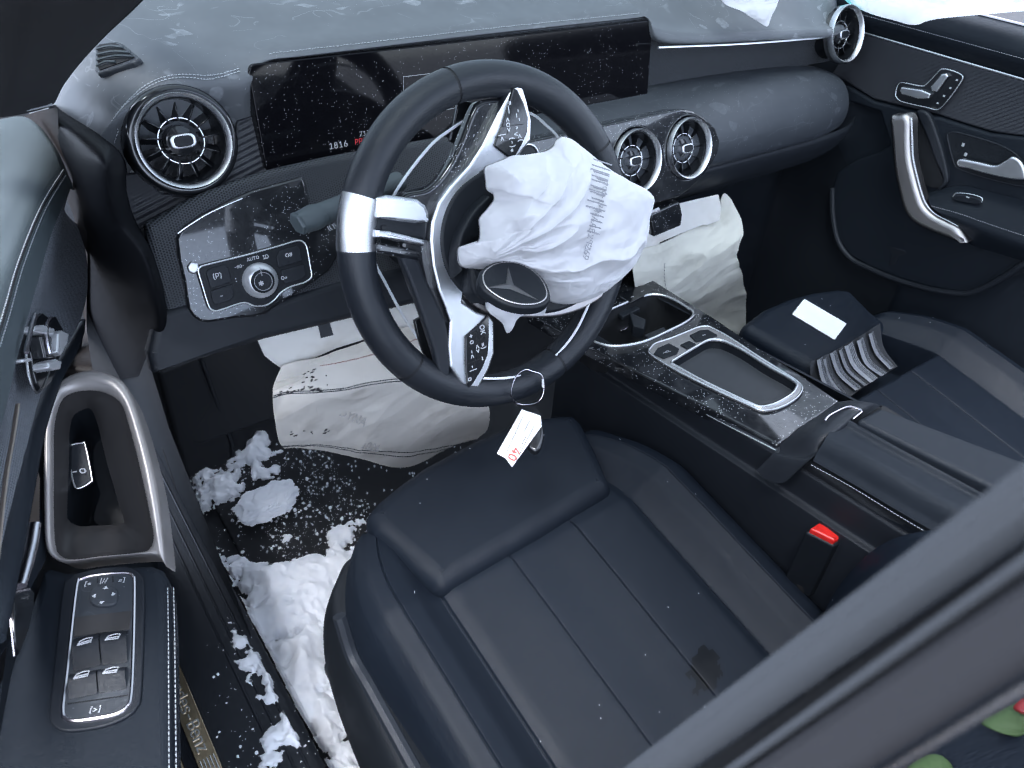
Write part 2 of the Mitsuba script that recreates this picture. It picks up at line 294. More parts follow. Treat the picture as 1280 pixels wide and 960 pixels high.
# twin stitch line over the left vent and along the display
for o in (0, 1):
    P = A([[.735,.6898,.7427],[.735,.6814,.7607],[.735,.6697,.7754],[.735,.6515,.7908],[.735,.6314,.7992],[.735,.6125,.8008],[.735,.5934,.7973],[.735,.5766,.7926],[.735,.5583,.794],[.735,.5344,.7991]]) + A([-.004, 0, 0])
    if o: P = A([[.733,.6862,.7392],[.733,.6776,.7581],[.733,.6661,.772],[.733,.6496,.7869],[.733,.6302,.7959],[.733,.6121,.7975],[.733,.5937,.7944],[.733,.5769,.7897],[.733,.5586,.791],[.733,.5356,.7963]]) + A([-.004, 0, 0])
    add('stitching', stitches(snap(P, padm), 0, (-.0006, 0, .0006), .0042, .0006), 'thread', dash, False, kind='stuff')
add('stitching', stitches(snap([[.731, .50, .813], [.731, .2, .813], [.731, -.09, .811]], padm, .0006), 0, (-.0004, 0, .0008), .0042, .0004), 'thread', dash, False, kind='stuff')
# recessed trim right of the display, with its bright upper strip
R1 = [[[.735, y, z + .002], [.737, y, z - .035], [.742, y, .675]] for y, z in ((-.03, .77), (-.3, .757), (-.5, .745), (-.70, .725))]
add('trim_strip', surf(R1, 30, 12), 'perf', dash, True)
add('trim_strip', tube([[.6955, -.105, .7665], [.692, -.3, .7535], [.695, -.5, .7425], [.700, -.555, .7405]], .0022, 8, n=30), 'silver', dash)
# lower pad (the wing on the passenger's side)
def low(y, k=1., dx=0., dz=0.):
    s = [(.748, .690), (.715, .692), (.672, .688), (.635, .668), (.612, .632), (.612, .595), (.628, .578)]
    c = A([.745, .66]); return [[c[0] + (x - c[0]) * k + dx, y, c[1] + (z - c[1]) * k + dz] for x, z in s]
rows = [low(.16), low(.05), low(-.1), low(-.25), low(-.40, 1, .005, -.004), low(-.52, .96, .008, -.010), low(-.60, .86, .01, -.016), low(-.65, .66, .012, -.024), low(-.675, .40, .012, -.03), low(-.685, .1, .01, -.035)]
add('wing_pad', surf(rows, 110, 40), 'dash_vinyl', dash, True)
def glove(y, k=1.):
    return [[x * k + .74 * (1 - k), y, z] for x, z in ((.630, .580), (.624, .572), (.632, .55), (.655, .52), (.70, .485), (.78, .46), (.95, .44))]
add('glove_box', surf([glove(.12), glove(-.1), glove(-.3), glove(-.5), glove(-.62, .9), glove(-.70, .6)], 60, 30), 'plastic', dash, True)
# widescreen display
scr = A([[.7121,.5308,.6792],[.7313,.5296,.8031],[.7306,-.1144,.7991],[.7123,-.1131,.6804]])
mid = scr.mean(0); SNn = nz([-.9883,0,.1528])
add('display', plate(scr, .018, .002, SNn, round_=.011, lift=-.012), 'screen', dash)
SY = A([0, -1, 0]); SX = nz(np.cross(SNn, SY))
d1 = [[.7087,.4326,.6998],[.71,.3909,.7081],[.7087,.4012,.6997],[.7099,.3465,.7074],[.7095,.2581,.7047],[.7091,.2425,.7024]]
for s, h, p, m in (('1816', .0075, d1[0], 'icon'), ('717 k', .006, d1[1], 'icon'), ('PRK', .0065, d1[2], 'lit_red'), ('5.4', .006, d1[3], 'icon')):
    add('display__readout', text(s, h, p, SY, SX, .0002), m, dash, False)
w = A([[.7192,.3313,.7685],[.719,.2496,.7671],[.7118,.2557,.7201],[.7114,.3346,.7178]])
add('display__lens_frame', tube(w, .0005, 6, True), 'dim_icon', dash)
# ---- round air vents
def vent(key, c, ax, ro, label=None, nv=11, bezel=True, hide=False):
    """a turbine vent: dark barrel with chrome ring, vanes and a small outlined grip in the middle"""
    ax = nz(ax); u, v, n = basis(ax)
    k = add(key, lathe([(ro * .99, -.012), (ro * .86, .0), (ro * .82, -.012), (ro * .78, -.04), (0, -.042)], c, ax), 'piano_clean', dash, 40, **({'label': label} if label else {}))
    if bezel: add('bezel', lathe([(ro * 1.16, -.030), (ro * 1.15, -.008), (ro * 1.12, .001), (ro * 1.05, .004), (ro * .97, .003)], A(c), ax), 'piano_clean', k, 60)
    add('chrome_ring', lathe([(ro * .99, -.004), (ro, .003), (ro * .965, .008), (ro * .90, .006), (ro * .865, -.001), (ro * .85, -.012)], c, ax, 72), 'silver', k, 60)
    add('inner_ring', ring(A(c) - n * .012, ax, ro * .47, .0011, 48, 6), 'silver', k)
    for q in range(nv):
        a = q * 2 * math.pi / nv + .3; d = math.cos(a) * u + math.sin(a) * v; e = np.cross(n, d)
        P0, P1 = A(c) + d * ro * .40 - n * .014, A(c) + d * ro * .80 - n * .014
        add('vane', plate([P0 - n * .012 + e * .003, P0 + n * .004 - e * .001, P1 + n * .004 - e * .003, P1 - n * .012 + e * .005], .0016, .0005), 'piano_clean', k)
    g = A(c) - n * .004; hx, hy = (0, 1, 0) - n * n[1], None; hx = nz(hx); hy = np.cross(n, hx)
    ov = lambda s, h: [g + n * h + hx * (s * ro * .27 * math.copysign(abs(math.cos(t)) ** .6, math.cos(t))) + hy * (s * ro * .155 * math.copysign(abs(math.sin(t)) ** .6, math.sin(t))) for t in np.linspace(0, 2 * math.pi, 40, endpoint=False)]
    add('grip', plate(ov(1., -.010), .014, .002, n), 'silver', k)
    add('grip_pad', plate(ov(.72, .0035), .002, .0006, n), 'dark_plastic', k)
    add('hub', lathe([(ro * .33, -.030), (ro * .30, -.014), (ro * .1, -.010), (0, -.010)], c, ax, 32), 'piano_clean', k, 50)
    return k
VA = (-.95, 0, .31)
vent('air_vent', (.7030, .6198, .738), (-.95, .03, .31), .0525, 'large round air vent at the driver end of the dashboard', 13)
vent('air_vent', (.7030, -.6198, .738), VA, .0520, 'round air vent in the far passenger corner of the dashboard', 11, False)
for y, l in ((-.1128, 'right-hand one of the paired centre air vents'), (0., 'left-hand visible one of the paired centre air vents'), (.1128, 'centre air vent hidden behind the steering wheel')):
    vent('air_vent', (.6010, y, .6383), VA, .0475, l, 11, False)
# glossy housing of the centre vents
H_ = A([[.6227,-.1011,.6955],[.6204,-.1276,.6887],[.6168,-.151,.6776],[.6103,-.1768,.6577],[.6036,-.1879,.637],[.5983,-.1837,.6207],[.5938,-.1699,.6072],[.5894,-.1503,.5934],[.5849,-.1234,.5799],[.5814,-.0895,.5691]])
top = np.vstack([[[H_[0, 0], y, H_[0, 2]] for y in (.2, .08, -.04)], H_, [[H_[-1, 0], y, H_[-1, 2]] for y in (-.05, .08, .2)]])
holes = []
for y in (-.1128, 0., .1128):
    u, v, n = basis(VA); holes.append([A([.604, y, .6383]) + .0478 * (math.cos(t) * u + math.sin(t) * v) for t in np.linspace(0, 2 * math.pi, 48, endpoint=False)])
add('vent_housing', plate(top, .040, .0035, VA, holes, 4, .012, lift=-.038), 'piano', dash)
# start button left of the vents
sb = A([.6147,.2016,.6751])
k = add('start_button', lathe([(.016, -.004), (.0155, .004), (.013, .005), (0, .005)], sb, VA, 32), 'dark_plastic', dash, 40)
add('chrome_ring', ring(sb + nz(VA) * .004, VA, .0175, .0018), 'silver', k)
# row of chrome climate toggles under the vents
cl = A([[.6,-.0257,.5534],[.6,-.0922,.561],[.6,-.1068,.5351],[.6,-.1087,.5143],[.6,-.0469,.5087]])
k = add('climate_panel', plate(cl, .022, .004, (-.9, .3, .3), round_=.004), 'piano', dash)
for P in ([[.588,-.022,.5358],[.588,-.0864,.5448]], [[.585,-.0163,.5482],[.585,-.0501,.5542]]):
    add('toggle', tube(P, .0058, 10, n=8), 'chrome', k)
# ---- driver's side: perforated pad, glossy panel, switch panel
DNn = nz([-.9292,0,.3697])
pp = A([[.663,.6857,.6701],[.6653,.6651,.6758],[.6682,.6429,.6831],[.671,.6103,.6903],[.6731,.5736,.6956],[.6745,.5342,.6991],[.6754,.4729,.7013],[.6754,.3969,.7012],[.6746,.2902,.6993],[.6603,.2466,.6633],[.6134,.3261,.5454],[.6153,.4821,.5503],[.6132,.5002,.545],[.6142,.6187,.5475],[.6167,.6679,.5537],[.6268,.6957,.5792],[.6404,.6933,.6133],[.6511,.6922,.6401]])
add('perforated_panel', plate(pp, .02, .008, DNn, nb=5, round_=.004, lift=-.02), 'perf', dash)
cp = A([[.7145,.691,.7076],[.7138,.6833,.7054],[.7122,.6747,.7006],[.7084,.6663,.689],[.7047,.6522,.6778],[.7023,.631,.6702],[.704,.6017,.6753],[.7058,.5638,.681],[.7061,.5328,.6819],[.718,.5319,.7184],[.7283,.535,.7501],[.7288,.5584,.7515],[.7184,.5626,.7196],[.7093,.58,.6918],[.7038,.6085,.6748],[.7046,.6353,.6772],[.7092,.662,.6916],[.7153,.6717,.7101],[.7211,.6695,.7278],[.7176,.6796,.7172]])
ucp = A([[.7242,.6904,.7066],[.7228,.6662,.7024],[.7154,.6539,.6797],[.7122,.6252,.6699],[.7144,.5903,.6769],[.7217,.5647,.6992],[.7352,.5474,.7403],[.7363,.5212,.7437],[.7149,.5257,.6782],[.7134,.5621,.6736],[.711,.601,.6663],[.7085,.635,.6585],[.706,.6592,.6509],[.7043,.6768,.6457],[.7038,.6948,.6442],[.7104,.7005,.6645]])
add('ribbed_panel', plate(ucp, .012, .003, (-.95, 0, .31), round_=.002, lift=-.01), 'ribs', dash)
kp = A([[.6277,.7003,.5813],[.6279,.6618,.5818],[.619,.615,.5596],[.62,.49,.562],[.6174,.3237,.5554],[.5963,.282,.5025],[.6011,.4872,.5146],[.6035,.597,.5206],[.6032,.7292,.5199],[.6126,.7266,.5435],[.6216,.7123,.5661]])
add('knee_panel', plate(kp, .022, .009, DNn, nb=5, round_=.003, lift=-.017), 'plastic', dash)
gp = A([[.6554,.6611,.6509],[.6578,.6547,.6571],[.6596,.6471,.6615],[.6624,.628,.6685],[.6644,.6064,.6737],[.6665,.5844,.6789],[.668,.5633,.6827],[.6687,.5336,.6844],[.6693,.503,.6861],[.6654,.5018,.6761],[.6569,.5027,.6548],[.6502,.4906,.6379],[.6442,.4755,.6228],[.6323,.4815,.5929],[.6262,.4988,.5777],[.6233,.5202,.5704],[.6201,.5457,.5624],[.6175,.5714,.5556],[.6151,.5884,.5497],[.6152,.6033,.5499],[.6168,.6216,.5539],[.6176,.6392,.5559],[.6183,.6556,.5576],[.6199,.6644,.5619],[.6226,.6696,.5687],[.6265,.672,.5782],[.6376,.6675,.6062],[.648,.6653,.6324]])
add('gloss_panel', plate(gp, .012, .003, DNn, round_=.003, lift=-.003), 'piano', dash)
add('gloss_panel__edge_strip', tube(A([[.6482,.6591,.6586],[.65,.6481,.663],[.6529,.6263,.6703],[.6547,.6068,.6749],[.6567,.5794,.6799]]), .0011, 6, n=20), 'silver', dash)
sw = sm([[.632,.6503,.6166],[.6335,.6473,.6202],[.6339,.6407,.6213],[.634,.5998,.6215],[.6344,.5558,.6225],[.6348,.5313,.6235],[.6338,.5238,.621],[.6309,.5207,.6139],[.6233,.522,.5947],[.6186,.5232,.5828],[.617,.5264,.5789],[.616,.5355,.5764],[.6158,.5522,.5758],[.6145,.5654,.5725],[.6119,.5764,.566],[.6108,.5872,.5632],[.6117,.5994,.5654],[.6141,.6083,.5714],[.6146,.6166,.5727],[.6142,.6311,.5719],[.6141,.6434,.5715],[.6154,.6489,.5748],[.6181,.6505,.5815],[.6248,.6506,.5983]], 120)
sp = add('switch_panel', plate(sw, .004, .001, DNn), 'dark_plastic', dash, label='oval light switch panel with rotary knob and chrome rim')
add('chrome_rim', tube(sw + DNn * .004, .0013, 8, True), 'silver', sp)
for P in ([[.6274,.6429,.6158],[.6285,.6366,.6186],[.6286,.6219,.6187],[.6268,.6177,.6142],[.6209,.6185,.5994],[.6201,.6432,.5975]], [[.6193,.6439,.5955],[.6198,.6184,.5967],[.615,.6202,.5846],[.6134,.6253,.5805],[.6131,.6432,.5798],[.6147,.6456,.5839]],
          [[.6261,.5605,.6126],[.6288,.5545,.6194],[.629,.5322,.6199],[.6273,.5293,.6157],[.622,.5311,.6023],[.6217,.5608,.6014]], [[.6202,.5588,.5977],[.6203,.5302,.5979],[.6157,.5304,.5863],[.6141,.5368,.5823],[.6139,.5584,.5819],[.616,.5609,.5872]]):
    add('button', plate(P, .0022, .0008, DNn, round_=.001), 'plastic', sp)
kc = A([.6183,.586,.5928])
kn = add('knob', lathe([(.0136, .006), (.0134, .0125), (.0118, .0140), (.0108, .0128), (0, .0128)], kc, DNn, 40), 'plastic', sp, 40)
add('knob_ring', lathe([(.0212, -.001), (.0210, .0025), (.0196, .0060), (.0160, .0100), (.0138, .0108), (.0134, .008)], kc, DNn, 56), 'silver_paint', sp, 60)
DYv = nz(np.cross(DNn, (0, -1, 0))); DYv = DYv if DYv[2] > 0 else -DYv; DXv = np.cross(DYv, DNn)
for s, h, p in (('(P)', .0058, [.6224,.6324,.6101]), ('AUTO', .0038, [.6278,.5874,.618]), ('-00-', .0034, [.6259,.605,.6132]), ('ID', .0046, [.6272,.5723,.6164]), ('O#', .0046, [.6238,.5453,.6135]),
                ('O=', .0042, [.6146,.5581,.5904]), ('-', .005, [.6138,.6341,.5884]), (':', .006, [.6207,.6129,.6]), ('*', .010, [.6048,.5893,.5969])):
    add('icon', text(s, h, p, DXv, DYv, .0003, True), 'icon', sp, False)
add('icon', cat(text('|', .006, kc + DNn * .0142 + DYv * .0122, DXv, DYv, .0003, True), tube([kc + DNn * .0128 + .0105 * (math.cos(t) * DXv + math.sin(t) * DYv) for t in np.linspace(0, 6.283, 32, endpoint=False)], .0004, 5, True)), 'dim_icon', sp, False)
gl = A([[.635,.6604,.6241],[.6365,.6547,.628],[.6351,.6469,.6244],[.6323,.6492,.6172],[.6311,.6555,.6144],[.633,.6603,.6189]])
add('gloss_panel__sensor', plate(gl, .004, .002, DNn, round_=.002), 'silver', dash)
# side defrost grille
gq = A([[.8337,.6613,.8063],[.8327,.6557,.8094],[.8153,.6409,.8144],[.8055,.6375,.8144],[.7616,.6311,.8089],[.7629,.6392,.8043],[.7875,.673,.7896],[.7972,.6736,.7913]])
gn = nz((-.18, .5, .85))
k = add('defrost_grille', plate(gq, .006, .0025, gn, round_=.002, lift=-.001), 'dash_vinyl', dash)
gi = A([[.8273,.6595,.806],[.8277,.6554,.8085],[.8126,.6429,.8127],[.8048,.6407,.8123],[.7692,.635,.8081],[.771,.6411,.8049],[.79,.6693,.7924],[.796,.6692,.7937]])
add('opening', plate(gi, .0012, .0004, gn, lift=.0048), 'deep', k)
for a, b in [[[.8214,.6606,.8042],[.7921,.6384,.811]],[[.8128,.6635,.8006],[.776,.6354,.8094]],[[.8044,.6663,.7972],[.7689,.6361,.8075]],[[.796,.6692,.7937],[.7803,.6523,.8003]]]:
    add('slat', tube(cr([a, (A(a) + b) / 2 + A([.001, 0, .002]), b], 8) + gn * .0078, .0013, 6), 'door_light', k)
# driver end of the dashboard and the door jamb column beside it
jrows = [[[.7615,.735,.7747],[.7905,.728,.7657],[.859,.718,.7442],[.9592,.705,.7127],[1.1776,.67,.6412]], [[.7558,.735,.7621],[.7423,.732,.766],[.761,.722,.7602],[.8461,.705,.7323],[1.0231,.67,.6684]],
         [[.7632,.735,.728],[.656,.736,.7676],[.6151,.725,.7847],[.6724,.705,.7649],[.8436,.67,.6963]], [[.748,.735,.7099],[.6024,.738,.7669],[.5407,.728,.7939],[.6053,.706,.7709],[.7805,.67,.695]],
         [[.7358,.735,.6828],[.5909,.738,.7443],[.5515,.728,.7614],[.6327,.706,.7257],[.8029,.67,.6457]], [[.7658,.735,.6312],[.6431,.736,.6864],[.5881,.726,.7112],[.6201,.708,.6981],[.7906,.67,.6099]],
         [[.9288,.73,.501],[.7294,.732,.6002],[.6054,.722,.6608],[.5752,.706,.6786],[.7408,.67,.5865]], [[1.2257,.725,.2601],[.8406,.728,.4758],[.6415,.72,.5842],[.577,.706,.6167],[.7406,.67,.5117]],
         [[1.5149,.72,-.0005],[.9861,.722,.3241],[.7287,.716,.4796],[.6419,.704,.5355],[.796,.67,.4301]], [[1.7646,.715,-.2836],[1.1296,.716,.1536],[.8743,.712,.3294],[.8158,.7,.3751],[.971,.67,.2619]]]
add('end_cover', surf(jrows, 90, 40), 'jamb', dash, True)

# ================================================================== steering wheel (turned a quarter to the right)
WC = A([.4368,.3725,.673]); WN = A([-.9395,0,.3426]); WL = A([0, 1., 0]); WU = np.cross(WN, WL) * -1; WU = WU if WU[2] > 0 else -WU
wheel = thing('steering_wheel', 'black leather steering wheel with silver spokes, turned a quarter turn', 'steering wheel')
RC = .1700
def rim(t0, t1, ra=.0188, ax=.0205, n=120, closed=False, bumps=True):
    t = np.linspace(t0, t1, n, endpoint=not closed); th = np.linspace(0, 2 * np.pi, 24, endpoint=False)
    d = np.cos(t)[:, None] * WU + np.sin(t)[:, None] * WL
    G = WC + (RC + ra * np.cos(th))[None, :, None] * d[:, None] + (ax * np.sin(th))[None, :, None] * WN
    return gridmesh(G, closed, True)
# angle 0 points up in the wheel's plane, positive to the driver's side (left in the picture)
cuts = [(math.radians(a), math.radians(b)) for a, b in ((11.1, 62.2), (-62.0, 10.1), (-160.7, -63.0), (127.3, 198.3), (79.2, 126.3))]
for a, b in cuts: add('rim', rim(a, b), 'wheel_leather', wheel, True)
for a in (10.6, -62.5, 126.8, -161.2): add('rim_seam', rim(math.radians(a - .7), math.radians(a + .7), .0180, .0197, 6), 'deep', wheel, True)
add('rim_clasp', rim(math.radians(62), math.radians(79.5), .0194, .0211, 40), 'silver', wheel, True)
add('trim_wire', tube(A([[.4819,.4776,.7324],[.489,.4542,.752],[.4966,.4226,.7729],[.5001,.3988,.7824],[.5026,.3762,.7892],[.5046,.3365,.7948],[.5012,.2944,.7854],[.4956,.2718,.7701],[.4866,.2509,.7452],[.4637,.2344,.6826],[.4403,.2387,.6183],[.3956,.2597,.5951],[.3861,.2762,.5689],[.3789,.2994,.5494],[.3741,.3264,.5361],[.3719,.354,.5302],[.3719,.3777,.53],[.3741,.4053,.5361],[.3775,.4312,.5454],[.417,.4322,.5313],[.4245,.4531,.5518],[.4317,.4721,.5713],[.44,.4834,.5942],[.4479,.4924,.6159],[.4593,.5026,.6472],[.4686,.5097,.6727],[.4782,.5015,.6988]]), .0016, 8, True, 220), 'wire', wheel)
# backing of the spokes
bk = sm([[.4905,.3845,.8027],[.4933,.374,.8104],[.4937,.3596,.8116],[.4935,.3432,.8111],[.4955,.3232,.8163],[.4873,.3165,.7939],[.4709,.3355,.7489],[.4617,.3768,.7237],[.4456,.4024,.6795],[.4278,.4122,.6308],[.4083,.412,.5773],[.3927,.4238,.5346],[.3921,.4473,.5328],[.3959,.4622,.5432],[.3991,.473,.5522],[.4086,.4756,.5781],[.4218,.4806,.6144],[.4364,.4901,.6545],[.4485,.4938,.6876],[.4564,.485,.7092],[.4672,.48,.7388],[.4681,.4513,.7412],[.4723,.4295,.7527],[.4794,.4087,.7723]], 160)
add('spoke_backing', plate(bk, .012, .005, WN, nb=4), 'piano', wheel)
bk2 = sm([[.4373,.5008,.692],[.4372,.4917,.6915],[.4346,.482,.6846],[.4275,.4769,.6649],[.4187,.4695,.6409],[.4079,.4629,.6113],[.3969,.4642,.5812],[.388,.4715,.5567],[.3891,.4812,.5598],[.399,.4833,.587],[.412,.4883,.6226],[.4261,.4949,.6613]], 80)
add('spoke_cover', plate(bk2, .010, .004, WN, nb=4), 'plastic', wheel)
# silver bottom spoke (now on the left) with its two prongs
for P, m in (([[.4547,.5175,.7511],[.4546,.5044,.7509],[.4525,.4862,.7453],[.4507,.4709,.7402],[.4483,.464,.7336],[.4453,.462,.7256],[.4421,.464,.7168],[.4429,.4785,.719],[.4453,.4998,.7256],[.4479,.5194,.7325]], 'silver'),
             ([[.4444,.5235,.723],[.4426,.507,.718],[.4394,.4872,.7093],[.4368,.472,.7021],[.4347,.4742,.6964],[.4369,.4915,.7025],[.4397,.5089,.7101],[.4417,.5244,.7157]], 'silver'),
             ([[.4415,.5257,.7092],[.4404,.5122,.7062],[.4379,.4956,.6995],[.4357,.4822,.6934],[.4336,.4778,.6877],[.432,.4826,.6832],[.4342,.4981,.6891],[.4367,.5147,.696],[.4387,.5258,.7016]], 'piano'),
             ([[.4596,.5166,.7354],[.4556,.485,.7247],[.4527,.4606,.7167],[.4451,.4662,.6959],[.4476,.4901,.7026],[.4516,.5202,.7137]], 'dark_plastic')):
    add('lower_spoke', plate(P, .010, .004, WN, nb=4, round_=.001), m, wheel)
add('lower_spoke__opening', plate([[.4446,.5128,.7238],[.4441,.5069,.7226],[.4425,.507,.7181],[.4429,.513,.7193]], .002, .0005, WN), 'deep', wheel)
# silver surround of the hub, running out into two points
so = [[.4864,.3306,.8265],[.4845,.3252,.8214],[.4788,.3216,.8058],[.4725,.3193,.7885],[.4659,.3236,.7703],[.4636,.3334,.7639],[.4612,.3432,.7575],[.4598,.3588,.7537],[.4591,.38,.7517],[.4583,.3937,.7493],[.4564,.4128,.7441],[.4534,.4274,.7359],[.4485,.439,.7226],[.4428,.4502,.7068],[.436,.4562,.6883],[.4287,.4566,.6682],[.4218,.4507,.6495],[.415,.4404,.6308],[.4098,.4256,.6166],[.4062,.4083,.6067],[.4036,.4043,.5994],[.3911,.4109,.5651],[.3856,.4216,.55],[.3805,.4364,.5362],[.3784,.4474,.5305],[.3789,.4514,.5319],[.3842,.4591,.5464],[.3923,.469,.5685],[.4004,.4663,.5906],[.4091,.4592,.6145],[.414,.4614,.6279],[.4221,.4665,.6501],[.4311,.4679,.6749],[.4396,.4656,.6983],[.4463,.4596,.7166],[.452,.4485,.7322],[.4564,.4314,.7444],[.4616,.4069,.7585],[.4672,.3878,.7738],[.472,.3751,.7871],[.4779,.3598,.8031],[.4836,.3424,.8189]]
add('spoke_surround', plate(so, .012, .003, WN, nb=4, round_=.0008), 'silver', wheel)
hubp = sm([[.4565,.3465,.7562],[.4562,.3801,.7555],[.4539,.4056,.749],[.4502,.4274,.739],[.4446,.4434,.7235],[.4373,.4535,.7037],[.4294,.4562,.682],[.422,.4518,.6615],[.4148,.4398,.6419],[.4086,.4204,.625],[.4025,.3902,.6082],[.3981,.3586,.596],[.395,.3066,.5876],[.399,.2548,.5986],[.4104,.2272,.6297],[.4272,.2288,.6759],[.4415,.2506,.7152],[.4519,.2935,.7435]], 100)
add('hub_cover', plate(hubp, .010, .004, WN, nb=4), 'dark_plastic', wheel)
hub2 = sm([[.4633,.3417,.7574],[.4612,.3796,.7517],[.4577,.4049,.742],[.4535,.4272,.7305],[.4469,.4428,.7124],[.4402,.4497,.694],[.4315,.451,.6701],[.425,.4458,.6523],[.4178,.4345,.6326],[.41,.4125,.6112],[.4037,.3715,.5938],[.3979,.303,.578],[.4007,.238,.5858],[.4141,.2066,.6224],[.4347,.2099,.6788],[.451,.2379,.7237],[.4602,.2876,.7487]], 100)
add('hub_base', plate(hub2, .012, .003, WN, nb=3), 'satin', wheel)
add('column_shroud', lathe([(.050, -.20), (.062, -.12), (.070, -.05), (.070, -.008)], WC, WN, 48), 'dark_plastic', wheel, 60)
# switch pads on the spokes
for P, nm in (([[.4741,.3395,.8263],[.4731,.3348,.8235],[.4682,.3288,.8101],[.4633,.3259,.7968],[.4584,.3293,.7834],[.4544,.3387,.7724],[.451,.3489,.7631],[.4509,.3563,.7627],[.4561,.3733,.7769],[.4591,.3676,.7851],[.462,.361,.7932],[.4678,.3508,.8091]], 'upper'), ([[.3913,.4455,.5993],[.3935,.4297,.6052],[.3965,.4121,.6135],[.3882,.416,.5908],[.3816,.4211,.5726],[.3768,.4313,.5595],[.3725,.4455,.5476],[.3712,.4515,.5441],[.3734,.4535,.5502],[.3822,.4506,.5745]], 'lower')):
    k = add('switch_pad', plate(P, .0035, .0012, WN, round_=.0006), 'piano_clean', wheel)
    if nm == 'upper':
        for s, p in (('CANCEL', (636, 137)), ('+ RES', (647, 147)), ('SET -', (645, 163)), ('OK', (634, 158)), ('< >', (628, 174)), ('()', (640, 180)), ('LIM', (650, 175))): pass
    ic = {'upper': ([[.4644,.3482,.8106],[.4613,.3395,.802],[.4587,.3532,.7948],[.456,.3442,.7875],[.4547,.3624,.7841],[.4525,.3511,.7778],[.4535,.3401,.7808],[.4497,.3525,.7703]], ('=__', '-_-', '<o>', '^ v', '|<', '(-)', '<(', '*')), 'lower': ([[.3862,.4394,.596],[.3883,.4235,.6019],[.3803,.4416,.5799],[.3821,.4257,.5849],[.375,.4434,.5654],[.3773,.4294,.5718],[.3711,.4498,.5548],[.3817,.4334,.5837]], ('+ o', 'OK', '-<', '=)', '-|', '~', 'o', '<>'))}[nm]
    wr = nz(np.cross(WN, WU)) * -1; xa, ya = -WU, nz(np.cross(WN, -WU))
    for p, s in zip(*ic): add('icon', text(s, .0058, p, xa, ya, .0003, True), 'icon', k, False)
    bb = {'upper': [[[.4586,.3614,.7944],[.458,.3337,.7928]],[[.4556,.3711,.7861],[.4519,.3388,.7759]],[[.467,.3428,.8173],[.4556,.3558,.7861]]], 'lower': [[[.3834,.4482,.5881],[.3859,.4183,.5951]],[[.3773,.4516,.5715],[.3777,.4259,.5725]],[[.3891,.4304,.6038],[.3706,.4448,.5531]]]}[nm]
    for q in bb: add('key_gap', tube(q, .0004, 5), 'deep', k)
add('shift_paddle', plate([[.4428,.4796,.6019],[.4434,.4721,.6034],[.4377,.4674,.5879],[.4311,.4609,.5698],[.4262,.4585,.5563],[.4242,.4619,.5508],[.4256,.4716,.5548],[.4295,.4765,.5654],[.4364,.4795,.5843]], .004, .0015, WN, round_=.001), 'piano_clean', wheel)
add('shift_paddle', plate([[.504,.3982,.7697],[.5161,.3811,.8028],[.5169,.3746,.805],[.5157,.3609,.8018],[.5101,.3743,.7865],[.5025,.3909,.7655]], .004, .0015, WN, round_=.001), 'piano_clean', wheel)
# torn-off horn pad with the round emblem, hanging from the hub
EP = A([.3237,.4367,.6985]); EN = A([-.3133,-.0497,.9484]); EC = EP
pad = thing('horn_pad', 'torn black horn pad with round three-pointed star emblem hanging off the wheel', 'emblem')
el = sm([[.342,.4646,.706],[.3491,.4524,.7077],[.3515,.4376,.7077],[.348,.4207,.7057],[.3371,.4086,.7015],[.3227,.4032,.6964],[.3063,.4053,.6911],[.2941,.4134,.6875],[.29,.4272,.6869],[.2934,.4448,.6889],[.3028,.4596,.6928],[.3166,.4686,.6978],[.3294,.471,.7022]], 80)
add('disc', plate(el, .010, .003, EN, nb=4, lift=-.008), 'dark_plastic', pad)
eli = el.mean(0) + (el - el.mean(0)) * .875 + EN * .002
add('chrome_rim', tube(eli, .0009, 8, True), 'satin', pad)
add('face', plate(el.mean(0) + (el - el.mean(0)) * .86, .0012, .0004, EN, lift=.002), 'dark_plastic', pad)
ec, e1, e2, e3 = [A(q) for q in [[.318,.4442,.7006],[.3396,.4316,.7071],[.3227,.4675,.7034],[.2939,.4266,.6917]]]
arms = []
for e in (e1, e2, e3):
    d = nz(e - ec); s = np.cross(EN, d); w = .0042
    arms.append(tm([ec + s * w, ec - s * w, e, ec + EN * .0022, e + EN * .0002], [[0, 2, 4], [0, 4, 3], [1, 3, 4], [1, 4, 2], [0, 1, 2], [0, 3, 1]]))
add('star', cat(*arms), 'star_grey', pad, False)
fl = np.stack([A([[.4141,.4339,.6691],[.41,.4383,.6579],[.4045,.4383,.6429],[.4001,.4305,.6308]]), A([[.4025,.4348,.6781],[.3972,.4357,.6637],[.3923,.4344,.6503],[.3878,.4246,.6378]]), A([[.3899,.4311,.6757],[.3856,.4294,.664],[.3817,.4254,.6532],[.3769,.4135,.6402]]), A([[.3498,.4518,.7037],[.3396,.4604,.7008],[.3244,.465,.696],[.3106,.4595,.6912]])])
add('flap', surf(fl, 20, 20), 'dark_plastic', pad, True)
fl = np.stack([A([[.4368,.3963,.7343],[.4332,.4183,.7244],[.4267,.4378,.7065],[.4189,.4491,.6852],[.4103,.4521,.6617]]), A([[.4242,.3969,.7377],[.42,.4172,.7262],[.4145,.434,.711],[.4089,.442,.6956],[.4015,.4442,.6755]]), A([[.4285,.3892,.7262],[.4223,.4028,.7091],[.4194,.4104,.7012],[.4171,.4258,.6949],[.4116,.4369,.6798]])])
add('flap', surf(fl, 16, 30), 'dark_plastic', pad, True)
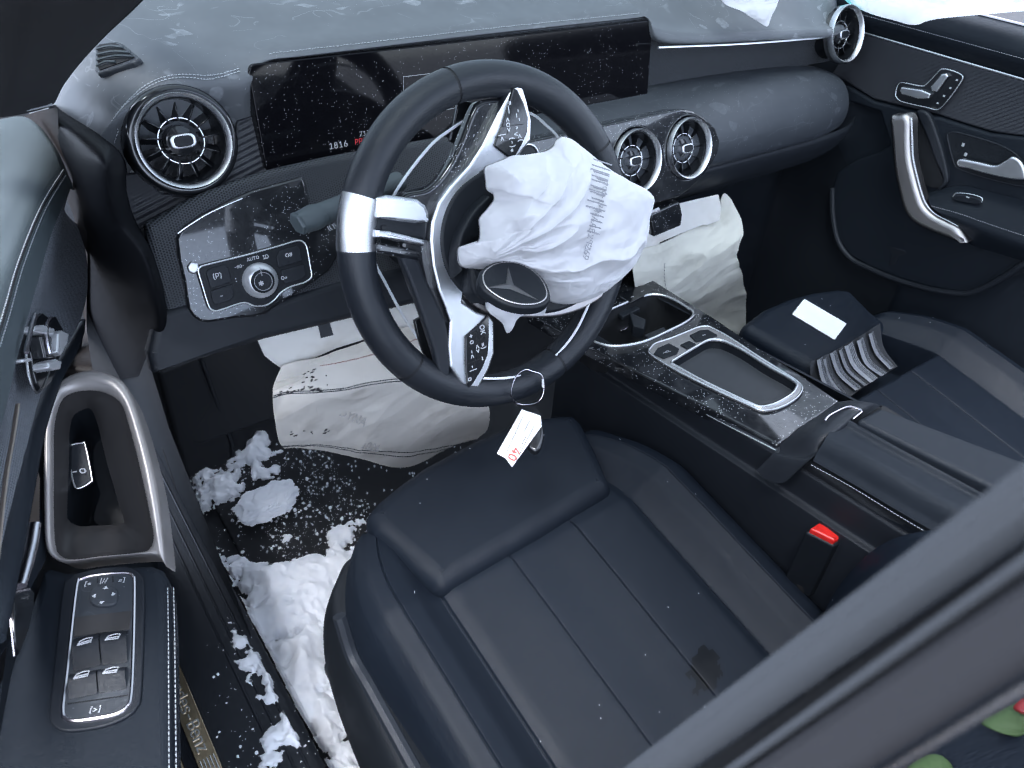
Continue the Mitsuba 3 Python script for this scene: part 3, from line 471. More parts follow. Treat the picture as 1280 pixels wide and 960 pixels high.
# ------------------------------------------------------------------ deployed driver airbag
def pillow(out, back, dome, n, fold, s, seed, nr=90, na=300, plump=.6, H0=None):
    """a limp bag: outline OUT (closed), bulging along n, with folds"""
    P = cr(A(out), na, True); c = P.mean(0) if back is None else A(back); L = []
    for k in range(nr):
        f = k / (nr - 1); q = c + (P - c) * f
        h = dome * (1 - f ** 2.4) ** plump
        L.append(q + nz(n) * h)
    G = np.stack(L); ff = np.linspace(0, 1, nr)[:, None]
    hub = H0 if H0 is not None else c
    G = G + nz(n) * (folds(G, hub, fold, seed, fold * 1.15, fold * .17) * (1 - .8 * ff ** 5))[..., None]
    t = np.cross(nz(n), [.3, .5, .8]); G = G + nz(t) * (crumple(G, s * .5, fold * .35, seed + 9) * (1 - ff ** 4))[..., None]
    B = np.stack([c + (P - c) * f - nz(n) * dome * .08 * (1 - f ** 2) ** .6 for f in np.linspace(1, 0, 8)])
    return gridmesh(np.concatenate([G, B[1:]]), False, True)
bag = [[.4153,.4138,.7746],[.4161,.4048,.7767],[.4167,.3918,.7783],[.4173,.3806,.7802],[.4168,.3669,.7787],[.4166,.3547,.7783],[.4165,.3382,.7779],[.4175,.3261,.7806],[.4196,.3199,.7864],[.4201,.3132,.7877],[.4187,.3019,.7838],[.4155,.2911,.7752],[.4119,.2779,.7653],[.4056,.2549,.748],[.4008,.2351,.7347],[.3971,.2154,.7246],[.3938,.1987,.7156],[.3897,.1896,.7044],[.3858,.1933,.6937],[.3821,.1996,.6836],[.3762,.2066,.6673],[.3695,.2177,.6491],[.3652,.2294,.6373],[.3626,.2443,.63],[.3607,.2601,.6248],[.359,.278,.6203],[.3584,.2953,.6185],[.3585,.3167,.6187],[.3603,.3392,.6238],[.3632,.356,.6317],[.3703,.379,.6512],[.3764,.3971,.668],[.381,.4254,.6805],[.3832,.4439,.6865],[.3842,.4529,.6894],[.3861,.4585,.6946],[.3895,.4585,.7038],[.3917,.4553,.7099],[.3914,.4441,.709],[.3919,.4333,.7104],[.3955,.4294,.7203],[.3993,.4283,.7307],[.4018,.4182,.7377],[.4044,.408,.7448],[.4072,.4085,.7523],[.4082,.4148,.755],[.4117,.4148,.7646]]
airbag = thing('airbag', 'white crumpled driver airbag hanging burst out of the steering wheel hub', 'airbag')
add('bag', bagm_ := pillow(bag, None, .062, A([-.6135,.4922,.6176]) * .6 + WN * .6, .019, 24., 3, H0=[.3839,.446,.7031]), 'airbag', airbag, True)
tail = [[.3937,.4184,.6366],[.3914,.4133,.6302],[.3892,.4039,.6242],[.3878,.396,.6204],[.3866,.3769,.617],[.3847,.3644,.6119],[.3841,.351,.6101],[.3853,.3366,.6135],[.3807,.3434,.6009],[.3828,.3516,.6067],[.3829,.3653,.6068],[.3829,.3787,.607],[.3812,.3873,.6023],[.378,.3966,.5934],[.3823,.401,.6052],[.3852,.4081,.6133],[.3878,.4152,.6204],[.3907,.419,.6283]]
add('torn_edge', pillow(tail, None, .008, WN, .003, 60., 5, 16, 120), 'airbag', airbag, True)
bagd = nz(A([-.6135,.4922,.6176]) * .6 + WN * .6)
BV = A(bagm_.vertices)[:90 * 300]
PX = nz(A([.25, .2, -.95]) - bagd * (A([.25, .2, -.95]) @ bagd))
for px_, s_, hh in zip([[.3553,.3141,.7706],[.3523,.3184,.7624],[.3493,.3217,.754],[.3458,.3241,.7446],[.3419,.3267,.7337],[.3366,.332,.7194],[.3315,.3383,.7052],[.348,.3114,.7506]], ('||||||', '|| |||', '|||| |', '| ||||', '||||||', 'NAAB2 F17', '0269', '200-196'), (.013, .013, .013, .013, .013, .0062, .0062, .005)):
    d_ = np.linalg.norm(np.cross(BV - A(px_), nz(A(px_) - CAM)), axis=1); p_ = BV[d_.argmin()]
    add('print', text(s_, hh, p_ + bagd * .0030, PX, np.cross(bagd, PX), .0003), 'bag_print', airbag, False)
# ------------------------------------------------------------------ indicator stalk
st = thing('indicator_stalk', 'grey indicator stalk with hexagonal button end left of the wheel', 'stalk')
s0, s1, s2 = A([.535,.5615,.698]), A([.54,.5337,.6996]), A([.55,.485,.7033])
ax = nz(s0 - s2)
add('stem', tube([s1, (s1 + s2) / 2, s2, s2 + (s2 - s1) * 1.2], [.0145, .0135, .013, .013], 14, n=12, flat=.8), 'door_light', st, 50)
add('collar', tube([s0, s0 * .35 + s1 * .65, s1], [.0135, .0160, .0140], 12, n=8, flat=.85), 'door_light', st, 50)
u, v, n = basis(ax)
hx = [s0 + .0125 * (math.cos(t) * u * 1.1 + math.sin(t) * v * .9) for t in np.linspace(0, 2 * math.pi, 6, endpoint=False) + .5]
add('end_button', plate(hx, .005, .002, ax, round_=.002, lift=-.001), 'door_light', st)
add('icon', text('(( ))', .0045, A([.528,.5283,.6885]), A(s2 - s1), np.cross(nz(A([-.6135,.4922,.6176])), nz(s2 - s1)), .0003, True), 'icon', st, False)
# ------------------------------------------------------------------ key and paper tag hanging on the wheel
kt = thing('key_tag', 'car key and clear sleeve with white paper tag hanging from wheel rim', 'key')
rg = [[.3556,.3911,.5204],[.3539,.4,.5157],[.3501,.403,.5053],[.3472,.4022,.4973]]
kr = sm([[.3626,.3778,.5456],[.361,.3694,.541],[.3582,.3577,.5335],[.3544,.3547,.5229],[.3498,.358,.5104],[.3473,.3663,.5035],[.3478,.3815,.5048],[.3504,.3965,.5119],[.3546,.4024,.5235],[.3589,.398,.5352],[.362,.3896,.5437]], 60)
add('ring', tube(kr, .0007, 6, True), 'chrome', kt)
add('ring_clip', tube([[.3551,.3565,.5279],[.3518,.358,.5188]], .0013, 8), 'wire', kt)
KP, KN = A([.3212,.4054,.4875]), nz(A([-.6135,.4922,.6176]) + .5 * A([.5319,-.3205,.7838]))
tg = [[.3478,.3905,.5015],[.3286,.3766,.4994],[.3183,.3827,.4939],[.3008,.4358,.4704],[.3129,.4363,.4744],[.3231,.4415,.4762]]
add('paper_tag', plate(tg, .0006, .0002, KN), 'paper', kt)
slv = [[.3563,.392,.5106],[.3442,.38,.5104],[.3289,.3794,.5053],[.3148,.3848,.4987],[.3002,.4193,.4824],[.3153,.4221,.4866],[.3257,.4305,.4874],[.3335,.423,.4926]]
add('clear_sleeve', plate(slv, .0003, .0001, KN, lift=.002), 'clear_film', kt)
kk = sm([[.3436,.3786,.4919],[.3361,.3747,.4906],[.3229,.377,.4853],[.3097,.3852,.478],[.3021,.3962,.4718],[.3049,.4032,.4705],[.3146,.4044,.4734],[.3312,.3963,.4818]], 50)
add('key_fob', plate(kk, .009, .004, KN, nb=4), 'piano_clean', kt)
ta, tb = A([.3009,.4249,.4747]), A([.3072,.4096,.4819])
add('writing', text('40', .0095, A([.3104,.4261,.4776]), ta - tb, np.cross(KN, nz(ta - tb)), .0003, True), 'red_ink', kt, False)
for P in [[[.3401,.3936,.4986],[.3171,.4325,.4779]],[[.3235,.3893,.4943],[.3034,.4286,.4745]],[[.3312,.3907,.4965],[.3245,.4032,.4901]],[[.3192,.4035,.4882],[.3124,.417,.4814]]]: add('rule', tube(P, .00035, 5), 'ink', kt)

# ================================================================== knee airbags
def sheet(rows, nu, nv, fold, s, n, seed, edge=0.):
    """limp cloth over a spline grid"""
    G = spl(rows, nu, nv); f = crumple(G, s, fold, seed)
    return G + nz(n) * f[..., None]
def cloth(key, G, mat, parent, thick=.0015, n=(-1, 0, 0)):
    n = nz(n); m, k = G.shape[:2]
    Bk = G - n * thick
    e = np.concatenate([G, Bk[::-1]], 0)
    return add(key, gridmesh(e, True, False), mat, parent, True)
kb = thing('knee_airbag', 'beige sooty driver knee airbag hanging limp over the footwell', 'airbag')
bd = A([[.61,.6044,.5217],[.61,.482,.5264],[.61,.4331,.5259],[.61,.3642,.5097],[.61,.3591,.4627],[.61,.4183,.4693],[.61,.4672,.4691],[.61,.5024,.47],[.61,.5359,.4654],[.61,.5375,.4608],[.61,.5614,.4647],[.61,.5807,.467],[.61,.5897,.4794],[.61,.5983,.4927]])
cv = thing('knee_airbag_cover', 'white torn cover panel of the driver knee airbag below the dashboard', 'panel')
add('board', plate(bd, .003, .001, (-1, 0, 0), round_=.001), 'board', cv)
add('foam_pad', plate([[.6065,.5268,.5272],[.6065,.5117,.5258],[.6065,.5066,.4943],[.6065,.5234,.4951]], .002, .0006, (-1, 0, 0)), 'dash_vinyl', cv)
rows = [[[.605,.5798,.4737],[.605,.5583,.4732],[.605,.5365,.4701],[.605,.5047,.4713],[.605,.4697,.4704],[.605,.4209,.4731],[.605,.3635,.467],[.605,.288,.4516]],
        [[.585,.5985,.4663],[.585,.5718,.4683],[.585,.5434,.4701],[.585,.509,.4672],[.585,.4684,.4651],[.585,.4199,.4634],[.585,.3624,.4565],[.585,.2866,.4386]],
        [[.56,.6111,.4709],[.56,.5859,.4667],[.56,.556,.4581],[.56,.5225,.4496],[.56,.4826,.4441],[.56,.4348,.4305],[.56,.3707,.4021],[.56,.3003,.3741]],
        [[.565,.6132,.432],[.565,.5875,.4259],[.565,.5556,.4171],[.565,.5177,.406],[.565,.4708,.3898],[.565,.4143,.3653],[.565,.3529,.3276],[.565,.2772,.2809]],
        [[.585,.6071,.3755],[.585,.5817,.3633],[.585,.5486,.3474],[.585,.5078,.3263],[.585,.4579,.3039],[.585,.3973,.2797],[.585,.3391,.252],[.585,.2763,.222]],
        [[.615,.5916,.3282],[.615,.565,.312],[.615,.5337,.2933],[.615,.4911,.2622],[.615,.4523,.2289],[.615,.4107,.195],[.615,.369,.1861],[.615,.3163,.1962]]]
kG = sheet(rows, 180, 240, .0062, 6.2, (-1, 0, .2), 21)
cloth('bag', kG, 'beige', kb)
for r_ in (74, 77, 159, 164): add('seam', tube(kG[r_][::2] + A([-.0006, 0, .0003]), .0006, 5), 'dark_thread', kb)
add('seam', tube([kG[31 + int(7 * math.sin(t * 3)), int(72 + 130 * t)] + A([-.0006, 0, .0003]) for t in np.linspace(0, 1, 60)], .0005, 5), 'red_thread', kb)
ms = []
for q in range(46):
    a, b = (rng.integers(52, 60), rng.integers(10, 90)) if q < 24 else ((rng.integers(100, 105), rng.integers(20, 70)) if q < 34 else (rng.integers(24, 46), rng.integers(40, 70)))
    m = trimesh.creation.icosphere(1, 1.); m.apply_scale([.0006, rng.uniform(.0006, .0032), rng.uniform(.0005, .0014)]); m.apply_translation(kG[int(a * 1.28), int(b * 1.2)] + A([-.0012, 0, 0])); ms.append(m)
add('soot', cat(*ms), 'soot', kb, True, kind='stuff')
k2 = A(kG)
for (i, j), s in (((118, 110), 'DYNA'), ((150, 124), '1026')):
    p = k2[i, j]; xd = k2[i + 6, j + 14] - p; yd = np.cross(nz((-1, 0, .2)), nz(xd)); add('print', text(s, .012, p + A([-.004, 0, .0006]), xd, yd, .0003), 'faint_print', kb, False)
pb = thing('knee_airbag', 'pale passenger knee airbag hanging below the glove box', 'airbag')
cv = thing('knee_airbag_cover', 'white cover panel of the passenger knee airbag below the glove box', 'panel')
bd = A([[.635,-.0162,.5004],[.635,-.09,.5152],[.635,-.1441,.5207],[.635,-.2028,.5184],[.635,-.2602,.5153],[.635,-.277,.485],[.635,-.2812,.4599],[.635,-.2469,.4583],[.635,-.2371,.4622],[.635,-.1757,.458],[.635,-.1284,.454],[.635,-.1255,.4501],[.635,-.0839,.453],[.635,-.0274,.4447]])
add('board', plate(bd, .003, .001, (-1, .2, 0), round_=.001), 'board', cv)
add('clip', plate([[.63,-.1116,.5004],[.63,-.1291,.5001],[.63,-.1366,.4869],[.63,-.1211,.486]], .002, .0006, (-1, 0, 0)), 'dash_vinyl', cv)
rows = [[[.64,-.0679,.4517],[.64,-.1348,.4485],[.64,-.1858,.4548],[.64,-.2436,.4584],[.64,-.2802,.4789],[.64,-.2902,.5068],[.64,-.316,.4902]],
        [[.63,-.0576,.4389],[.63,-.1253,.4318],[.63,-.1808,.4366],[.63,-.2441,.4368],[.63,-.287,.4525],[.63,-.3135,.4659],[.63,-.3451,.442]],
        [[.625,-.0636,.4079],[.625,-.1291,.3973],[.625,-.1867,.3978],[.625,-.2503,.4008],[.625,-.3004,.3977],[.625,-.3295,.3936],[.625,-.3533,.3732]],
        [[.64,-.101,.3472],[.64,-.162,.3424],[.64,-.2176,.3435],[.64,-.2872,.3357],[.64,-.3502,.3232],[.64,-.3854,.3131],[.64,-.4108,.2982]],
        [[.655,-.152,.2778],[.655,-.208,.2726],[.655,-.2657,.2693],[.655,-.3325,.2598],[.655,-.3958,.248],[.655,-.4344,.2401],[.655,-.4688,.2254]],
        [[.675,-.2156,.1861],[.675,-.271,.1808],[.675,-.3264,.1739],[.675,-.3941,.1676],[.675,-.4561,.1553],[.675,-.4995,.1408],[.675,-.5328,.1118]],
        [[.69,-.2617,.1074],[.69,-.3134,.0988],[.69,-.3728,.0878],[.69,-.4429,.0846],[.69,-.5023,.0724],[.69,-.5462,.0614],[.69,-.5809,.0467]]]
pG = sheet(rows, 150, 150, .0070, 6.2, (-1, .3, .2), 44)
cloth('bag', pG, 'beige_green', pb)
add('seam', stitches(pG[38:112:3, 30] + A([-.002, .001, 0]), 0, (-.0006, 0, 0), .005, .0005), 'dark_thread', pb, False, kind='stuff')

# ================================================================== seats
def seat(cy, dx, sgn, key, label, back=True):
    """a front seat centred on y=cy: cushion with side bolsters and seams, sgn=+1 for the door on the left"""
    t = thing(key, label, 'seat')
    xs = np.linspace(.465, -.32, 170); s = np.unique(np.concatenate([np.linspace(-.285, .285, 110)] + [c_ + np.linspace(-.004, .004, 15) for c_ in (-.214, -.155, -.052, .052, .155, .214)]))
    X, S = np.meshgrid(xs, s, indexing='ij')
    base = np.where(X < .30, .298 + .16 * (X - .30), .298 - .10 * (X - .30)) - .9 * np.clip(X - .425, 0, 1) ** 1.0 * np.clip((X - .425) / .04, 0, 1)
    a = np.abs(S)
    crest = np.interp(a, [0, .06, .140, .158, .172, .190, .212, .235, .254, .268, .278, .285], [0, .002, .001, -.006, .004, .020, .030, .026, .008, -.024, -.075, -.15])
    fade = np.clip((.47 - X) / .10, 0, 1) ** .6
    Z = base + crest * np.where(a < .24, .35 + .65 * fade, 1)
    Wf = np.where(X > .28, 1 - .28 * np.clip((X - .28) / .185, 0, 1) ** 2.2, 1.)
    for c in (-.155, -.052, .052, .155): Z -= .0034 * np.exp(-((S - c) / .0011) ** 2) * (X < .315)
    for c in (-.214, .214): Z -= .0032 * np.exp(-((S - c) / .0010) ** 2)
    if sgn < 0: t_ = np.clip((X - .298) / .02, 0, 1); Z -= .075 * t_ * t_ * (3 - 2 * t_) * np.clip((.158 - a) / .004, 0, 1)
    Z += .0022 * (meshkit.fbm(np.stack([X * 14, S * 14, 0 * X + cy], -1), 3) - .5)
    G = np.stack([X + dx, cy + S * Wf + .0 * X, Z], -1)
    gm = gridmesh(G); add('cushion', gm, 'seat_leather', t, True)
    if sgn > 0:   # dark wet patch with a ragged outline
        cx_ = gm.vertices[gm.faces].mean(1); dx_, dy_ = cx_[:, 0] - STAIN[0], cx_[:, 1] - STAIN[1]
        u, w = dx_ * .75 + dy_ * .66, dy_ * .75 - dx_ * .66
        d = np.hypot(u * 1.2, w * .85) + .045 * (meshkit.fbm(np.stack([cx_[:, 0] * 55, cx_[:, 1] * 55, 0 * u], -1), 3) - .5)
        fs = gm.faces[d < .021]; vv = gm.vertices + A([0, 0, .0006]); iu, inv = np.unique(fs, return_inverse=True)
        add('wet_patch', tm(vv[iu], inv.reshape(-1, 3)), 'wet', t, True, label='small dark wet patch near the back of the cushion')
    return t
ds = seat(.369, 0, 1, 'driver_seat', 'black leather driver seat with seamed cushion and separate thigh support')
NP = nz((-.06, 0, 1))
pd = A([[.4508,.5518,.325],[.4643,.5273,.3259],[.4768,.4881,.3266],[.488,.4403,.3273],[.4924,.3957,.3275],[.4963,.341,.3278],[.4949,.2843,.3277],[.487,.242,.3272],[.4756,.2074,.3265],[.4639,.1867,.3258],[.4419,.1873,.3245],[.4029,.2011,.3222],[.3573,.2185,.3194],[.3179,.2348,.3171],[.3154,.2563,.3169],[.3107,.3379,.3166],[.306,.4196,.3164],[.3033,.482,.3162],[.3009,.5259,.3161],[.3068,.5312,.3164],[.3418,.5383,.3185],[.3859,.5469,.3212],[.4227,.5551,.3234]])
add('thigh_support', plate(pd, .085, .024, NP, nb=8, round_=.018, lift=-.085), 'seat_leather', ds, 50)
# seat shell beside the cushion
rows = [[[x, .369 + .283 + dy + k, z] for dy, z in ((-.06, .255), (-.015, .262), (.004, .235), (.012, .19), (.006, .13), (-.02, .06), (-.05, .02))] for x, k in ((.44, -.055), (.40, -.02), (.33, .002), (.2, .018), (.05, .024), (-.2, .02))]
add('side_shell', surf(rows, 60, 40), 'dark_plastic', ds, True)
add('side_trim', tube([[.2079,.69,.5009],[.1885,.69,.4653],[.1562,.69,.4596],[.1106,.69,.4515],[.0781,.69,.4464]], .006, 8, n=30), 'plastic', ds)
add('rail', rbox((.1, .62, .035), (.7, .03, .03), r=.004), 'dark_plastic', ds)
rows = []
for z, x in ((.215, -.04), (.25, -.008), (.30, .014), (.37, .012), (.44, -.006), (.51, -.055), (.58, -.12), (.66, -.20), (.74, -.28)):
    w = np.interp(z, [.215, .30, .45, .74], [.245, .268, .275, .25])
    rows.append([[x - d0 * (.45 if q > .9 else 1) - (.07 if q > .2 else 0) - (.015 if abs(q) <= .62 else 0), q * w + .369, z] for q, d0 in ((-1.0, .16), (-1.02, .07), (-.985, .012), (-.90, -.012), (-.76, .0), (-.62, .038), (-.3, .05), (0, .052), (.3, .05), (.62, .038), (.76, 0), (.90, -.012), (.985, .012), (1.02, .07), (1., .16))])
G = spl(rows, 80, 160)
add('backrest', gridmesh(G), 'seat_leather', ds, True)
add('backrest__piping', tube(G[8:78, 22] + A([.001, -.0005, 0]), .0016, 6, n=60), 'dark_thread', ds)
# water stain shape on the cushion
stn = sm([[.0928,.3125,.258],[.0931,.3011,.258],[.0844,.3017,.258],[.0887,.2745,.258],[.0762,.2794,.258],[.0692,.2885,.258],[.0552,.2826,.258],[.0419,.289,.258],[.0335,.3055,.258],[.0372,.322,.258],[.0453,.3269,.258],[.0673,.3198,.258],[.0816,.3186,.258]], 60)
# passenger seat
ps = seat(-.372, -.04, -1, 'passenger_seat', 'black leather passenger seat with extended thigh support and pleated bellows')
pd = A([[.4845,-.2165,.3365],[.4897,-.2422,.337],[.5008,-.3001,.3381],[.5017,-.3719,.3382],[.4935,-.4359,.3374],[.478,-.4927,.3358],[.4599,-.5183,.334],[.435,-.5101,.3315],[.3915,-.4958,.3272],[.3559,-.4912,.3236],[.346,-.4686,.3226],[.3396,-.3417,.322],[.3343,-.2423,.3214],[.3481,-.2422,.3228],[.4293,-.2273,.3309]])
add('thigh_support', plate(pd, .085, .020, (-.10, 0, 1), nb=8, round_=.016, lift=-.085), 'seat_leather', ps, 50)
add('paper_label', plate([[.4787,-.3914,.3374],[.389,-.4041,.3284],[.3696,-.3412,.3265],[.4577,-.3291,.3353]], .0012, .0004, (-.10, 0, 1), round_=.002), 'paper', ps, label='white blank paper label stuck on the passenger thigh support')
# pleated bellows in the gap: curved walls rising from the cushion to the support
bl = [[[.3418,-.254,.336],[.3198,-.253,.306],[.2806,-.2422,.292]],[[.3374,-.2614,.336],[.3175,-.2656,.306],[.2828,-.2633,.292]],[[.3419,-.2904,.336],[.3163,-.2939,.306],[.2802,-.3013,.292]],[[.3389,-.3093,.336],[.3145,-.3148,.306],[.2795,-.324,.292]],[[.342,-.3372,.336],[.3171,-.3423,.306],[.2802,-.3492,.292]],[[.3405,-.3688,.336],[.3107,-.3669,.306],[.2807,-.3796,.292]],[[.3422,-.4057,.336],[.3192,-.4096,.306],[.2843,-.4103,.292]]]
for a, w in zip(bl, (.016, .012, .016, .010, .026, .018, .014)):
    a = A(a); P = cr(a, 14); d = A([.10, -1, 0]) ; d = nz(d) * w * .5
    G = np.stack([P - d, P - d * .7 + A([-.003, 0, .003]), P + d * .7 + A([-.003, 0, .003]), P + d], 1)
    k = add('bellow', gridmesh(G), 'bellow', ps, False, kind='part') if 0 else add('bellow', gridmesh(G), 'bellow', ps, False)
    for q in (-.55, -.2, .15, .5): add('bellow_fold', tube(P + d * q + A([-.0042, 0, .0042]), .0005, 5), 'bellow_dark', ps)
bw = [[[.3447,-.2339,.335],[.3426,-.2919,.335],[.3467,-.3808,.335],[.3525,-.4525,.335]],[[.3205,-.2557,.285],[.2803,-.2591,.285],[.2827,-.3402,.285],[.285,-.4365,.285]]]
add('bellow_backing', surf([bw[0], (A(bw[0]) * .5 + A(bw[1]) * .5 + A([.006, 0, -.01])).tolist(), bw[1]], 8, 20), 'bellow_dark', ps, True)
# ------------------------------------------------------------------ buckle
bk_ = thing('seat_belt_buckle', 'seat belt buckle with red release button beside the driver seat', 'buckle')
c0, c1, c2, c3 = [A(q) for q in [[.0936,.1307,.374],[.0581,.1196,.374],[.0576,.0958,.374],[.0933,.1086,.374]]]
add('housing', plate([c0, c1, c2, c3], .10, .004, (0, 0, 1), round_=.003, lift=-.1), 'dark_plastic', bk_)
m = (c0 + c1 + c2 + c3) / 4
add('button', plate([m + (c - m) * .82 for c in (c0, c1, c2, c3)], .008, .003, (0, 0, 1), round_=.0012, lift=-.001), 'red', bk_)
add('stalk', tube([m - A([0, 0, .09]), m - A([.02, 0, .2])], .012, 8), 'rubber', bk_)

# ================================================================== centre console
con = thing('centre_console', 'glossy black centre console with cup holder, open tray and split armrest', 'console')
CNn = nz([.1025,0,.9947])
pn = A([[.1855,.0914,.4259],[.2037,.0908,.424],[.2764,.0974,.4165],[.3559,.108,.4083],[.4297,.1161,.4007],[.5216,.1245,.3913],[.5995,.1327,.3833],[.6615,.1348,.3769],[.7038,.0495,.3725],[.722,-.0504,.3706],[.6981,-.1391,.3731],[.6202,-.1246,.3811],[.5424,-.1146,.3891],[.4762,-.1076,.396],[.4111,-.0969,.4027],[.3403,-.0853,.4099],[.2761,-.0774,.4166],[.2214,-.0673,.4222],[.1995,-.0637,.4245],[.1954,-.0393,.4249],[.1944,-.0018,.425],[.1924,.0358,.4252],[.1873,.0677,.4257]])
cup = sm([[.5673,.1055,.3866],[.53,.1106,.3904],[.5031,.1026,.3932],[.4883,.0859,.3947],[.4792,.0604,.3956],[.4758,.0341,.396],[.4781,-.0112,.3958],[.4817,-.0521,.3954],[.4894,-.0793,.3946],[.5011,-.0919,.3934],[.5165,-.0949,.3918],[.5396,-.0978,.3894],[.5628,-.0963,.387],[.5791,-.0892,.3854],[.5888,-.0755,.3844],[.5906,-.0465,.3842],[.5891,-.0075,.3843],[.5855,.0323,.3847],[.582,.0707,.3851],[.578,.0931,.3855]], 120)
tray = sm([[.4038,.0602,.4034],[.4085,.0432,.4029],[.414,.0022,.4024],[.4178,-.0347,.402],[.4108,-.049,.4027],[.397,-.0556,.4041],[.3633,-.057,.4076],[.3135,-.0514,.4127],[.2768,-.0503,.4165],[.2594,-.0457,.4183],[.251,-.0326,.4191],[.2461,-.0152,.4197],[.2446,.0099,.4198],[.2461,.0287,.4196],[.252,.0436,.419],[.2647,.0482,.4177],[.2999,.0537,.4141],[.347,.0596,.4093],[.3851,.0609,.4053]], 120)
add('top_panel', plate(pn, .020, .004, CNn, holes=(cup, tray), nb=4, round_=.004, lift=-.020), 'piano', con)
add('cup_holder', well(cup, .085, CNn, .004), 'deep', con)
cpk = con + '__cup_holder'
add('chrome_rim', tube(cup + CNn * .0008, .0026, 10, True), 'silver', cpk)
for c, r in zip([[.5617,-.1092,.357],[.563,-.0363,.3568]], (.034, .034)): pass
for P, h in (([[.6107,-.0089,.362],[.6128,-.0528,.3618],[.5787,-.0491,.3653],[.573,-.0022,.3659]], .006), ([[.5751,-.0194,.3556],[.5379,-.0233,.3594],[.5168,.0029,.3616],[.5346,.0096,.3598]], .02), ([[.5063,.0118,.3727],[.5062,-.0342,.3728],[.4906,-.0239,.3744],[.4862,.019,.3748]], .008)):
    add('spring_clip', plate(P, h, .002, CNn, round_=.0015), 'plastic', cpk)
add('cup_holder__coin', plate(sm([[.6023,-.0205,.3327],[.6019,-.0412,.3327],[.5828,-.033,.3347],[.5805,-.0117,.3349]], 24), .002, .0005, CNn), 'chrome', con)
add('tray', well(tray, .014, CNn, .002, False), 'dark_plastic', con)
trf = A(tray) - CNn * .0128
add('tray_mat', plate(trf, .001, .0003, CNn), 'mat_grey', con)
fr = sm([[.4442,.0653,.3992],[.4538,.0541,.3983],[.4593,.0365,.3977],[.4567,.0072,.398],[.4563,-.0286,.398],[.4559,-.0562,.398],[.4494,-.0699,.3987],[.4348,-.0725,.4002],[.3985,-.0706,.404],[.3449,-.0626,.4095],[.2961,-.0569,.4145],[.2647,-.0527,.4177],[.2496,-.0453,.4193],[.2407,-.0296,.4202],[.236,-.0089,.4207],[.2353,.0167,.4208],[.2394,.0389,.4203],[.2496,.05,.4193],[.2712,.054,.4171],[.3153,.0613,.4125],[.3631,.0674,.4076],[.41,.069,.4028]], 140)
add('tray_frame', plate(fr, .0035, .001, CNn, holes=(tray,), nb=3), 'satin', con)
tf = con + '__tray_frame'
add('chrome_edge', tube(fr + CNn * .003, .0017, 8, True), 'silver', tf); add('chrome_edge', tube(tray + CNn * .0035, .0023, 8, True), 'silver', tf)
for P in ([[.437,.0648,.4036],[.4454,.0479,.4027],[.4457,.0231,.4027],[.4244,.0224,.4049],[.4165,.0359,.4057],[.4186,.0629,.4055]], [[.4442,-.022,.4029],[.446,-.0461,.4027],[.4396,-.0597,.4033],[.4185,-.0584,.4055],[.4194,-.0353,.4054],[.4245,-.0152,.4049]], [[.4321,.0125,.4041],[.4327,-.0079,.404],[.4194,-.0097,.4054],[.4172,.0123,.4056]]):
    k = add('button', plate(P, .0018, .0006, CNn, round_=.001), 'dark_plastic', tf)
cxd = nz(A([.4494,-.0699,.3987]) - A([.4521,.0558,.3984])); cyd = np.cross(CNn, cxd)
for s, p in (('VOL', (833, 440)), ('o', (880, 419))): pass
for s, p in zip(('-VOL', '=>'), [[.4288,.0462,.4064],[.4308,-.0399,.4062]]): add('icon', text(s, .0045, p, cxd, cyd, .0003), 'dim_icon', con + '__tray_frame', False)
add('start_row', plate([[.6105,-.0272,.3826],[.6195,-.0957,.3817],[.5922,-.0905,.3845],[.5825,-.0254,.3855]], .003, .001, CNn, round_=.001), 'piano_clean', con)
for p in [[.5962,-.0414,.3876],[.6014,-.0713,.3871]]: add('start_row__icon', text('+=', .004, p, cxd, cyd, .0003), 'icon', con, False)
# side walls with their ledge
def wall(sg):
    w = []
    for x in (.60, .45, .30, .20, .10, -.05, -.25):
        zt = .445 - .103 * x - .004; low_ = np.interp(x, [.1, .2], [.0, .0])
        w.append([[x, sg * y, zt + dz] for y, dz in ((.086, .0), (.097, -.004), (.099, -.012), (.098, -.040), (.100, -.047), (.107, -.050), (.109, -.058), (.109, -.15), (.108, -.40))])
    return surf(w, 60, 50)
add('side_wall', wall(1), 'plastic', con, True); add('side_wall', wall(-1), 'plastic', con, True)
add('accent_strip', tube([[.415,.099,.381],[.3445,.099,.3932],[.2718,.099,.4062],[.1815,.099,.4244]], .0013, 6, n=20), 'silver', con)
# bracket at the front of the armrest
br = [[[.1869,.118,.3939],[.1815,.104,.4213],[.1883,.09,.4159],[.1794,.0636,.448],[.1776,.0331,.456],[.1814,-.0137,.456],[.186,-.0398,.44]], [[.169,.12,.3927],[.1577,.108,.4314],[.1616,.095,.4314],[.1559,.0784,.462],[.1574,.0461,.47],[.1652,-.0111,.47],[.1719,-.0432,.45]],
      [[.1462,.12,.4081],[.1372,.108,.4456],[.14,.095,.4462],[.1385,.0781,.466],[.1383,.0499,.474],[.1468,-.0227,.474],[.1546,-.0619,.45]], [[.1365,.115,.4388],[.1306,.104,.4583],[.1324,.095,.4577],[.1406,.0581,.452],[.1396,.0291,.458],[.1439,-.0517,.458],[.1498,-.0797,.44]]]
add('armrest_bracket', surf(br, 24, 60), 'plastic', con, True)
add('latch', tube([[.155,.0594,.4765],[.1581,.0469,.4765],[.1583,.0264,.4765],[.1561,.0091,.4765],[.149,.002,.4765],[.1412,.0013,.4765],[.1391,.013,.4765],[.1377,.0253,.4765]], .0016, 8, n=60), 'chrome', con)
